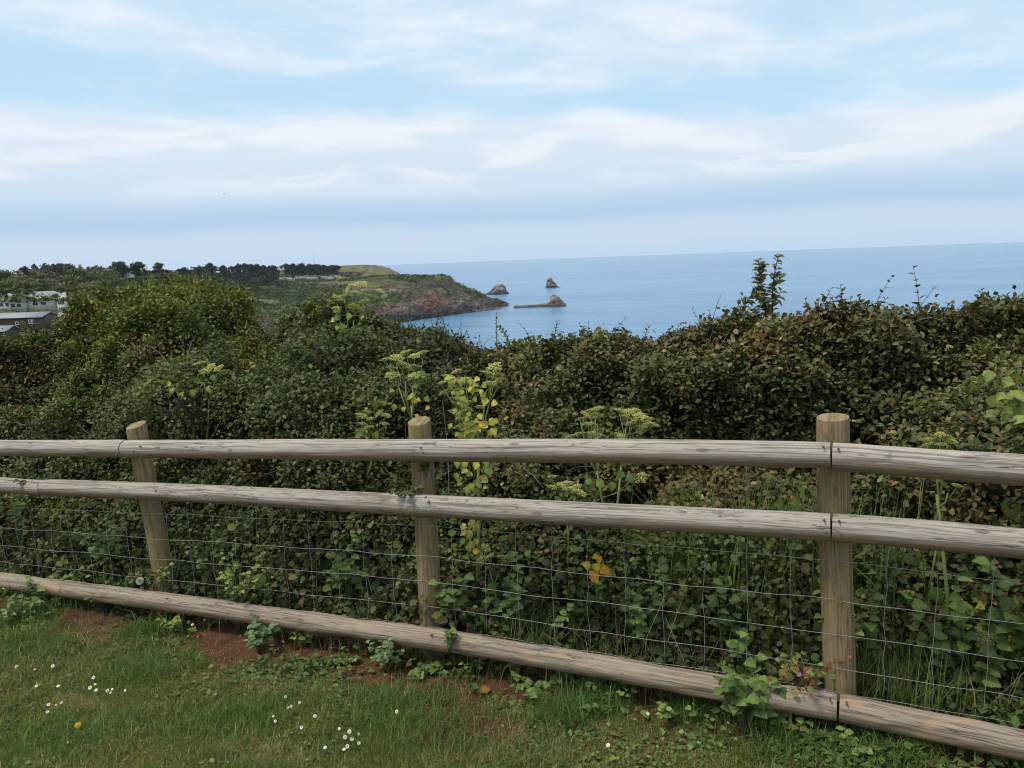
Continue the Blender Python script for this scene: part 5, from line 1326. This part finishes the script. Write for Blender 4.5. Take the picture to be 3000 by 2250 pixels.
def build_undergrowth():
    n = 60000
    s = RNG.uniform(-3.2, 5.6, n); k = RNG.random(n)
    off = -.02 - RNG.random(n)*.55
    off = np.where(RNG.random(n) < .07, RNG.uniform(-.02, .085, n), off)
    P = F0[None] + FD[None]*s[:, None] + FN[None]*off[:, None]
    gz = GZ + GS*s
    lim = .22 + .34*sstep(-off, .05, .5) + (fbm(np.stack([s*2.2, off*3, 0*s], 1), 91, 3)-.5)*.55
    lim = lim + .10*sstep(s, 1.9, 2.6)*sstep(-off, .12, .3)
    lim = np.clip(lim, .05, 1)
    P[:, 2] = gz + RNG.random(n)**.8*lim
    ax = unit(RNG.normal(size=(n, 3))*np.array([1, 1, .6]) + FN*.25); nr = unit(FN*.55 + np.array([0, 0, .8]) + RNG.normal(size=(n, 3))*.4)
    cl = palette(P, [(.064, .092, .024), (.044, .066, .020), (.115, .140, .036), (.098, .074, .030), (.032, .047, .015)], (.03, .05, -.01, -.01, .02), 2.6, 500)
    L = .029*np.clip(np.exp(RNG.normal(size=n)*.38), .4, 2.0)
    V, F, c = leaf_arrays(P, ax, nr, L, L*RNG.uniform(.55, .95, n), cl, T6)
    tag(link('undergrowth', mesh_np('undergrowth', V, F, c), M_LEAF), 'tangled leafy undergrowth filling the strip behind the wire', 'undergrowth', kind='stuff')
    # long grass
    def tuft(px, py, off, n, rad, h, col, lean=.5, w=.006):
        C = fp(px, py, off); p = C[None] + FD*(RNG.normal(size=(n, 1))*rad) + FN*(RNG.normal(size=(n, 1))*rad*.5); p[:, 2] = GZ + GS*((p-F0)@FD)-.03
        return p, h*np.clip(np.exp(RNG.normal(size=n)*.25), .5, 1.2), np.full(n, w)*RNG.uniform(.6, 1.3, n), np.abs(RNG.normal(size=n))*lean, np.array(col)*np.exp(RNG.normal(size=(n, 1))*.28)
    G = (.085, .125, .034); D = (.26, .20, .085)
    T = [tuft(2240, 1640, -.40, 240, .18, .80, G, .6, .012), tuft(2560, 1650, -.42, 170, .13, .76, G, .65, .012), tuft(2120, 1640, -.44, 120, .16, .76, G, .65, .012), tuft(1960, 1660, -.44, 60, .14, .66, G, .6, .01),
         tuft(2640, 2010, -.10, 320, .13, .32, G, .5), tuft(2620, 2060, .0, 260, .16, .14, D, .9, .004), tuft(1110, 1830, -.02, 260, .17, .20, D, .7, .004), tuft(1080, 1800, -.1, 160, .15, .28, G, .6), tuft(1540, 1880, -.06, 260, .10, .30, G, .35),
         tuft(1950, 1960, -.05, 160, .14, .26, (.15, .13, .06), .5, .004), tuft(2760, 2080, -.02, 220, .2, .12, D, 1.0, .004), tuft(1460, 1900, .0, 60, .1, .16, D, .7, .004), tuft(700, 1760, -.03, 130, .3, .2, (.13, .13, .05), .7, .004), tuft(1700, 1900, -.04, 150, .25, .24, (.14, .13, .05), .6, .004), tuft(350, 1700, -.06, 90, .2, .26, G, .7), tuft(2350, 1950, -.1, 120, .2, .3, G, .6), tuft(200, 1720, -.05, 160, .3, .22, G, .7), tuft(900, 1800, -.02, 120, .2, .18, (.16, .15, .06), .8, .004), tuft(2200, 2000, -.04, 150, .2, .2, (.13, .13, .05), .7, .004)]
    m = 3200; s_ = RNG.uniform(-3, 5.3, m); o_ = -RNG.uniform(-.03, .4, m); p_ = F0[None]*np.array([1, 1, 0]) + FD*s_[:, None] + FN*o_[:, None]; p_[:, 2] = GZ+GS*s_-.02
    kk = RNG.random(m) < sstep(fbm(p_*1.7, 92, 3), .42, .58); p_ = p_[kk]; m = len(p_)
    T.append((p_, .30*np.clip(np.exp(RNG.normal(size=m)*.35), .4, 1.7), RNG.uniform(.003, .007, m), np.abs(RNG.normal(size=m))*.6, np.where((RNG.random(m) < .28)[:, None], np.array([[.24, .20, .09]]), np.array([[.10, .15, .04]]))*np.exp(RNG.normal(size=(m, 1))*.25)))
    A = [np.concatenate(x) for x in zip(*T)]
    tag(blades(*A, 'long_grass', M_GRASS, back=True), 'long green and dry grass growing up behind the wire', 'grass', kind='stuff')
    # dead stalks
    mb = MB()
    for k in range(170):
        P = F0 + FD*RNG.uniform(-2.6, 4.6) - FN*RNG.uniform(.03, .4); P[2] = ground0(P); d = unit(np.array([RNG.normal()*.7, RNG.normal()*.3, 1])); ln = RNG.uniform(.15, .5)
        mb.tube([P, P+d*ln*.5+RNG.normal(size=3)*.02, P+d*ln], [.0022, .0018, .001], 5, random.choice([(.26, .21, .14), (.20, .16, .10), (.15, .11, .07)]))
    tag(mb.build('dead_stalks', M_TWIG), 'thin dead stalks standing among the undergrowth', 'stalks', kind='stuff')
build_undergrowth()

# ------------------------------------------------------------------ lawn grass
def build_grass():
    n = 420000
    px = RNG.uniform(-130, 3130, n); py = 1690 + (2330-1690)*RNG.random(n)**.85
    d = rays(px, py); z0 = GZ
    P = EYE[None] + d*((z0-CZ)/d[:, 2])[:, None]
    for _ in range(3):
        z = GZ + GS*((P-F0)@FD); P = EYE[None] + d*((z-CZ)/d[:, 2])[:, None]
    nn = (P-F0)@FN; keep = (nn > .0) & (P[:, 1] > 1.5) & (P[:, 1] < 7.5)
    sm = soilmask(P); q = P*np.array([1, 1, 0])
    dens = (1-.93*sm)*(.55+.45*sstep(fbm(q*6, 95, 2), .3, .6))*(.35+.65*sstep(nn, .12, .5))
    keep &= RNG.random(n) < dens
    P = P[keep]; sm = sm[keep]; nn = nn[keep]; P[:, 2] = ground(P)-.003
    n = len(P); q = P*np.array([1, 1, 0])
    lush = sstep(fbm(q*2.1, 96, 3), .42, .62); dr = drymask(P)
    H = (.018+.026*lush)*np.exp(RNG.normal(size=n)*.4)*(1-.4*dr)*(.55+.9*fbm(q*17, 98, 2))
    g = np.array([.118, .168, .034])*(1-lush[:, None]) + np.array([.068, .140, .030])*lush[:, None]
    pick = RNG.random(n)[:, None]
    c = np.where(pick < .08 + .42*dr[:, None], np.array([.27, .22, .10]), np.where(pick < .26+.45*dr[:, None], np.array([.190, .180, .055]), g))*np.exp(RNG.normal(size=(n, 1))*.22)
    tag(blades(P, H, RNG.uniform(.0016, .0036, n), np.abs(RNG.normal(size=n))*.85+.25, c, 'grass', M_GRASS), 'short mown lawn grass in front of the fence', 'grass', kind='stuff')
    # taller tufts near the log
    m = 5200; ctr = [(1730, 2070, .16), (2330, 2190, .22), (100, 1800, .35), (2050, 2090, .15), (430, 1860, .15), (1230, 2160, .3), (700, 2110, .3), (180, 2180, .4), (2600, 2230, .2), (1650, 2110, .15)]
    ps = []
    for (x, y, r) in ctr:
        C = at_z(x, y, GZ)
        for _ in range(4): C = at_z(x, y, float(ground(C[None])[0]))
        k = m//len(ctr); p = C[None] + np.stack([RNG.normal(size=k)*r*.5, RNG.normal(size=k)*r*.3, np.zeros(k)], 1); ps.append(p)
    P = np.concatenate(ps); P[:, 2] = ground(P); n = len(P)
    tag(blades(P, .085*np.exp(RNG.normal(size=n)*.3), RNG.uniform(.002, .004, n), np.abs(RNG.normal(size=n))*.8+.2, np.array([.082, .145, .034])*np.exp(RNG.normal(size=(n, 1))*.25), 'grass_tufts', M_GRASS), 'longer darker grass tufts in the lawn and along the log', 'grass', kind='stuff')
    # clover and small lawn weeds
    n = 60000; px = RNG.uniform(-100, 3100, n); py = RNG.uniform(1700, 2300, n); d = rays(px, py); P = EYE[None] + d*((GZ-CZ)/d[:, 2])[:, None]
    for _ in range(3): P = EYE[None] + d*((GZ+GS*((P-F0)@FD)-CZ)/d[:, 2])[:, None]
    nn = (P-F0)@FN; q = P*np.array([1, 1, 0]); w = sstep(fbm(q*2.6, 97, 3), .42, .6)*(.16+.6*sstep(nn, .75, .25))*(1-.9*soilmask(P))
    k = (RNG.random(n) < w) & (nn > .02); P = P[k]; n = len(P); P[:, 2] = ground(P) + RNG.uniform(.004, .035, n)
    ax = unit(RNG.normal(size=(n, 3))*np.array([1, 1, .25])); nr = unit(np.array([0, -.15, 1]) + RNG.normal(size=(n, 3))*.3)
    L = (.015+.016*sstep(nn[k], .45, .12))*np.exp(RNG.normal(size=n)*.35); P[:, 2] += RNG.random(n)*.05*sstep(nn[k], .35, .1); c = palette(P, [(.085, .135, .036), (.12, .165, .044), (.06, .095, .028), (.125, .115, .045)], (.03, 0, .02, -.04), 3, 600)
    V, F, cc = leaf_arrays(P, ax, nr, L, L*.8, c, T4)
    tag(link('lawn_weeds', mesh_np('lawn_weeds', V, F, cc), M_LEAF), 'clover and tiny weeds mixed into the lawn near the log', 'weeds', kind='stuff')
    n = 6500; s_ = RNG.uniform(-3.0, 5.4, n); o_ = .10+.36*RNG.random(n)**1.3
    P = F0[None]*np.array([1, 1, 0]) + FD*s_[:, None] + FN*o_[:, None]; q = P*1.0
    dn = sstep(fbm(q*2.3, 99, 3), .46, .58); k = RNG.random(n) < dn*(1-sstep(soilmask(P), .25, .6)); P = P[k]; o_ = o_[k]; n = len(P)
    P[:, 2] = ground(P) + RNG.random(n)**1.5*.11*sstep(o_, .46, .2)+.006
    ax = unit(RNG.normal(size=(n, 3))*np.array([1, 1, .4])); nr = unit(np.array([0, -.3, 1]) + RNG.normal(size=(n, 3))*.35); L = .026*np.clip(np.exp(RNG.normal(size=n)*.35), .4, 1.8)
    V, F, cc = leaf_arrays(P, ax, nr, L, L*.75, palette(P, [(.10, .155, .045), (.135, .185, .052), (.07, .11, .034)], (.02, 0, .02), 3, 640), T8)
    tag(link('log_weeds', mesh_np('log_weeds', V, F, cc), M_LEAF), 'low leafy weeds crowding the foot of the bottom log', 'weeds', kind='stuff')
    # dead grass clippings on bare soil
    n = 9000; px = RNG.uniform(200, 3000, n); py = RNG.uniform(1750, 2260, n); d = rays(px, py); P = EYE[None] + d*((GZ-CZ)/d[:, 2])[:, None]
    for _ in range(3): P = EYE[None] + d*((GZ+GS*((P-F0)@FD)-CZ)/d[:, 2])[:, None]
    nn = (P-F0)@FN; k = (RNG.random(n) < .10+.75*soilmask(P)) & (nn > .03); P = P[k]; n = len(P); P[:, 2] = ground(P)+.004
    ax = unit(RNG.normal(size=(n, 3))*np.array([1, 1, .18])); L = .035*np.exp(RNG.normal(size=n)*.4)
    V, F, cc = leaf_arrays(P, ax, np.tile([0, 0, 1.], (n, 1))+RNG.normal(size=(n, 3))*.2, L, np.full(n, .0035), np.array([.17, .115, .06])*np.exp(RNG.normal(size=(n, 1))*.35), T2)
    tag(link('dead_grass', mesh_np('dead_grass', V, F, cc), M_TWIG), 'dead grass stems scattered over the bare red soil', 'litter', kind='stuff')
build_grass()

# ------------------------------------------------------------------ daisies, dandelions, fallen leaves
def on_ground(px, py):
    P = at_z(px, py, GZ)
    for _ in range(5): P = at_z(px, py, float(ground(P[None])[0]))
    return P
def daisy_meshes():
    L = []
    for k in range(18):
        a = k*2*math.pi/18; L.append((np.array([math.cos(a)*.003, math.sin(a)*.003, 0]), np.array([math.cos(a), math.sin(a), .18]), np.array([0, 0, 1.]), .0085, .0034, np.array([.80, .80, .78])))
    A = [np.array(v) for v in zip(*L)]; V, F, c = leaf_arrays(*A, T4); pet = mesh_np('petals', V, F, c)
    mb = MB(); vs = [(0, 0, .003)] + [(math.cos(a)*.004, math.sin(a)*.004, .001) for a in np.linspace(0, 2*math.pi, 10, endpoint=False)]
    mb.add(vs, [(0, 1+k, 1+(k+1) % 10) for k in range(10)], (.62, .42, .03)); disc = mb.mesh('disc', True)
    mb = MB(); mb.tube([(0, 0, -.045), (.003, .001, -.02), (0, 0, 0)], .0011, 5, (.10, .15, .05)); st = mb.mesh('stem')
    pet.materials.append(M_PETAL); disc.materials.append(M_PETAL); st.materials.append(M_STEM)
    return pet, disc, st
DA = daisy_meshes()
DAISY = {
 'white daisy in the cluster at the left post foot': [(556, 1822), (586, 1827), (605, 1820), (602, 1837), (555, 1843), (566, 1852)],
 'white daisy in the cluster above the dandelion': [(267, 2040), (282, 2030), (277, 2010), (285, 2047), (318, 2049), (332, 2045), (327, 2055)],
 'single open white daisy just right of the left lawn cluster': [(370, 2048)],
 'half-closed daisy in the far left lawn patch': [(146, 2090), (168, 2091), (183, 2085), (143, 2112), (110, 2035), (52, 1976), (105, 1985), (158, 1975), (174, 2035)],
 'white daisy in the loose lawn scatter left of centre': [(839, 2068), (855, 2097), (803, 2126), (809, 2141), (886, 2160), (925, 2126), (848, 2100), (880, 2085)],
 'white daisy in the bottom middle lawn group': [(1052, 2179), (1033, 2195), (1013, 2189), (1054, 2207), (1010, 2225), (1020, 2216), (996, 2164), (1026, 2172), (955, 2220)],
 'lone white daisy on a stalk above the bottom middle group': [(1164, 2113)],
 'white daisy below the lime-green ragged weed': [(1898, 2120)], 'small white daisy at the bottom right of centre': [(1782, 2214)],
 'tiny closed daisy near the sprawling weeds': [(1514, 1945)], 'tiny daisy between the two right-hand weeds': [(2133, 2147), (2010, 2106)]}
ORD = ('leftmost', 'second from left', 'third from left', 'fourth from left', 'fifth from left', 'sixth from left', 'seventh from left', 'eighth from left')
for lab0, pts in DAISY.items():
    pts = sorted(pts)
    for i_, (x, y) in enumerate(pts):
        lab = lab0 if len(pts) == 1 else lab0.replace('daisy', 'daisy, '+('rightmost' if i_ == len(pts)-1 else ORD[i_])+',')
        P = on_ground(x, y); e = empty('daisy', P + np.array([0, 0, .045]), lab, 'daisy', 'daisies in the lawn')
        e.rotation_euler = (R(random.uniform(18, 55)), R(random.uniform(-25, 25)), random.uniform(-.6, .6)); s = random.uniform(.55, .95); e.scale = (s, s, s)
        for nm, me in zip(('petals', 'disc', 'stem'), DA): link(nm, me, None, e)
def dandelion(px, py, r, label):
    P = on_ground(px, py); e = empty('dandelion', P+np.array([0, 0, .05]), label, 'flower'); L = []
    for ring, (n, ln, up) in enumerate(((22, 1., .2), (18, .8, .55), (14, .55, 1.1))):
        for k in range(n):
            a = k*2*math.pi/n + ring*.3; L.append((np.zeros(3), np.array([math.cos(a), math.sin(a), up]), np.array([0, 0, 1.]), r*ln, r*.22, np.array([.75, .45, .01])*random.uniform(.85, 1.1)))
    A = [np.array(v) for v in zip(*L)]; V, F, c = leaf_arrays(*A, T4); link('flower_head', mesh_np('flower_head', V, F, c), M_PETAL, e)
    mb = MB(); mb.tube([(0, 0, -.05), (.004, 0, -.02), (0, 0, 0)], .002, 6, (.12, .15, .05)); mb.build('stem', M_STEM, e); e.rotation_euler = (R(30), 0, 0)
dandelion(233, 2155, .017, 'open yellow dandelion in the lawn at lower left'); dandelion(202, 2206, .007, 'tiny yellow bud below the open dandelion')
ck = empty('dandelion_clock', fp(410, 1702, .13), 'white fluffy dandelion clock above the bottom log beside the left post', 'flower')
rg = np.random.default_rng(3); d = unit(rg.normal(size=(260, 3))); L = [(v*.012, v, np.cross(v, rg.normal(size=3)), .012, .004, np.array([.55, .55, .53])) for v in d]
A = [np.array(v) for v in zip(*L)]; V, F, c = leaf_arrays(*A, T2); link('seed_head', mesh_np('seed_head', V, F, c), M_PETAL, ck)
mb = MB(); mb.tube([(0, 0, 0), (.005, 0, -.06), (.0, .02, -.15)], .002, 6, (.14, .15, .07)); mb.build('stem', M_STEM, ck)
DRY = [broad_leaf_mesh(c, False) for c in ((.30, .10, .025), (.26, .12, .035), (.20, .085, .035))]
for (x, y, s, lab) in ((1570, 2100, .05, 'orange-brown dead leaf below the sprawling weeds'), (1435, 2020, .07, 'long curled rust leaf beside the bare red patch'), (1545, 2090, .04, 'small brown leaf near the rust leaf under the log'), (1690, 2112, .035, 'crumpled brown leaf right of the dead orange leaf'),
                    (440, 1850, .06, 'curled orange leaf at the foot of the left post'), (455, 1845, .05, 'second orange curl leaning on the first by the left post'), (2370, 2140, .06, 'orange dead leaf under the log left of the big post'), (2392, 2150, .05, 'rusty dead leaf touching the one under the log'), (1555, 2015, .03, 'tiny rust leaf among the sprawling weeds'),
                    (205, 1972, .03, 'dark red dead leaf lying in the left lawn'), (1075, 1925, .05, 'pale brown curled leaf left of the bushy centre weed')):
    P = on_ground(x, y); e = link('dead_leaf', random.choice(DRY), None); tag(e, lab, 'leaf', 'dead leaves on the ground'); e.location = P + np.array([0, 0, .012]); e.scale = (s, s, s); e.rotation_euler = (random.uniform(-.5, .5), random.uniform(-.6, .1), random.uniform(0, 6.28))

# ------------------------------------------------------------------ haze
def build_haze():
    mb = MB(); mb.box((-14300, -14300, SEA-1.5), (14300, 14300, CZ+45), (1, 1, 1))
    m, t, out = new_mat('haze_air'); v = t.new('ShaderNodeVolumePrincipled'); v.inputs['Color'].default_value = (.80, .88, 1, 1); v.inputs['Density'].default_value = HAZE
    v.inputs['Anisotropy'].default_value = .2
    t.l.new(v.outputs[0], out.inputs['Volume']); tag(mb.build('haze', m), 'thin sea haze in the air over the bay', 'haze', kind='stuff')
HAZE = 3.4e-5
build_haze()
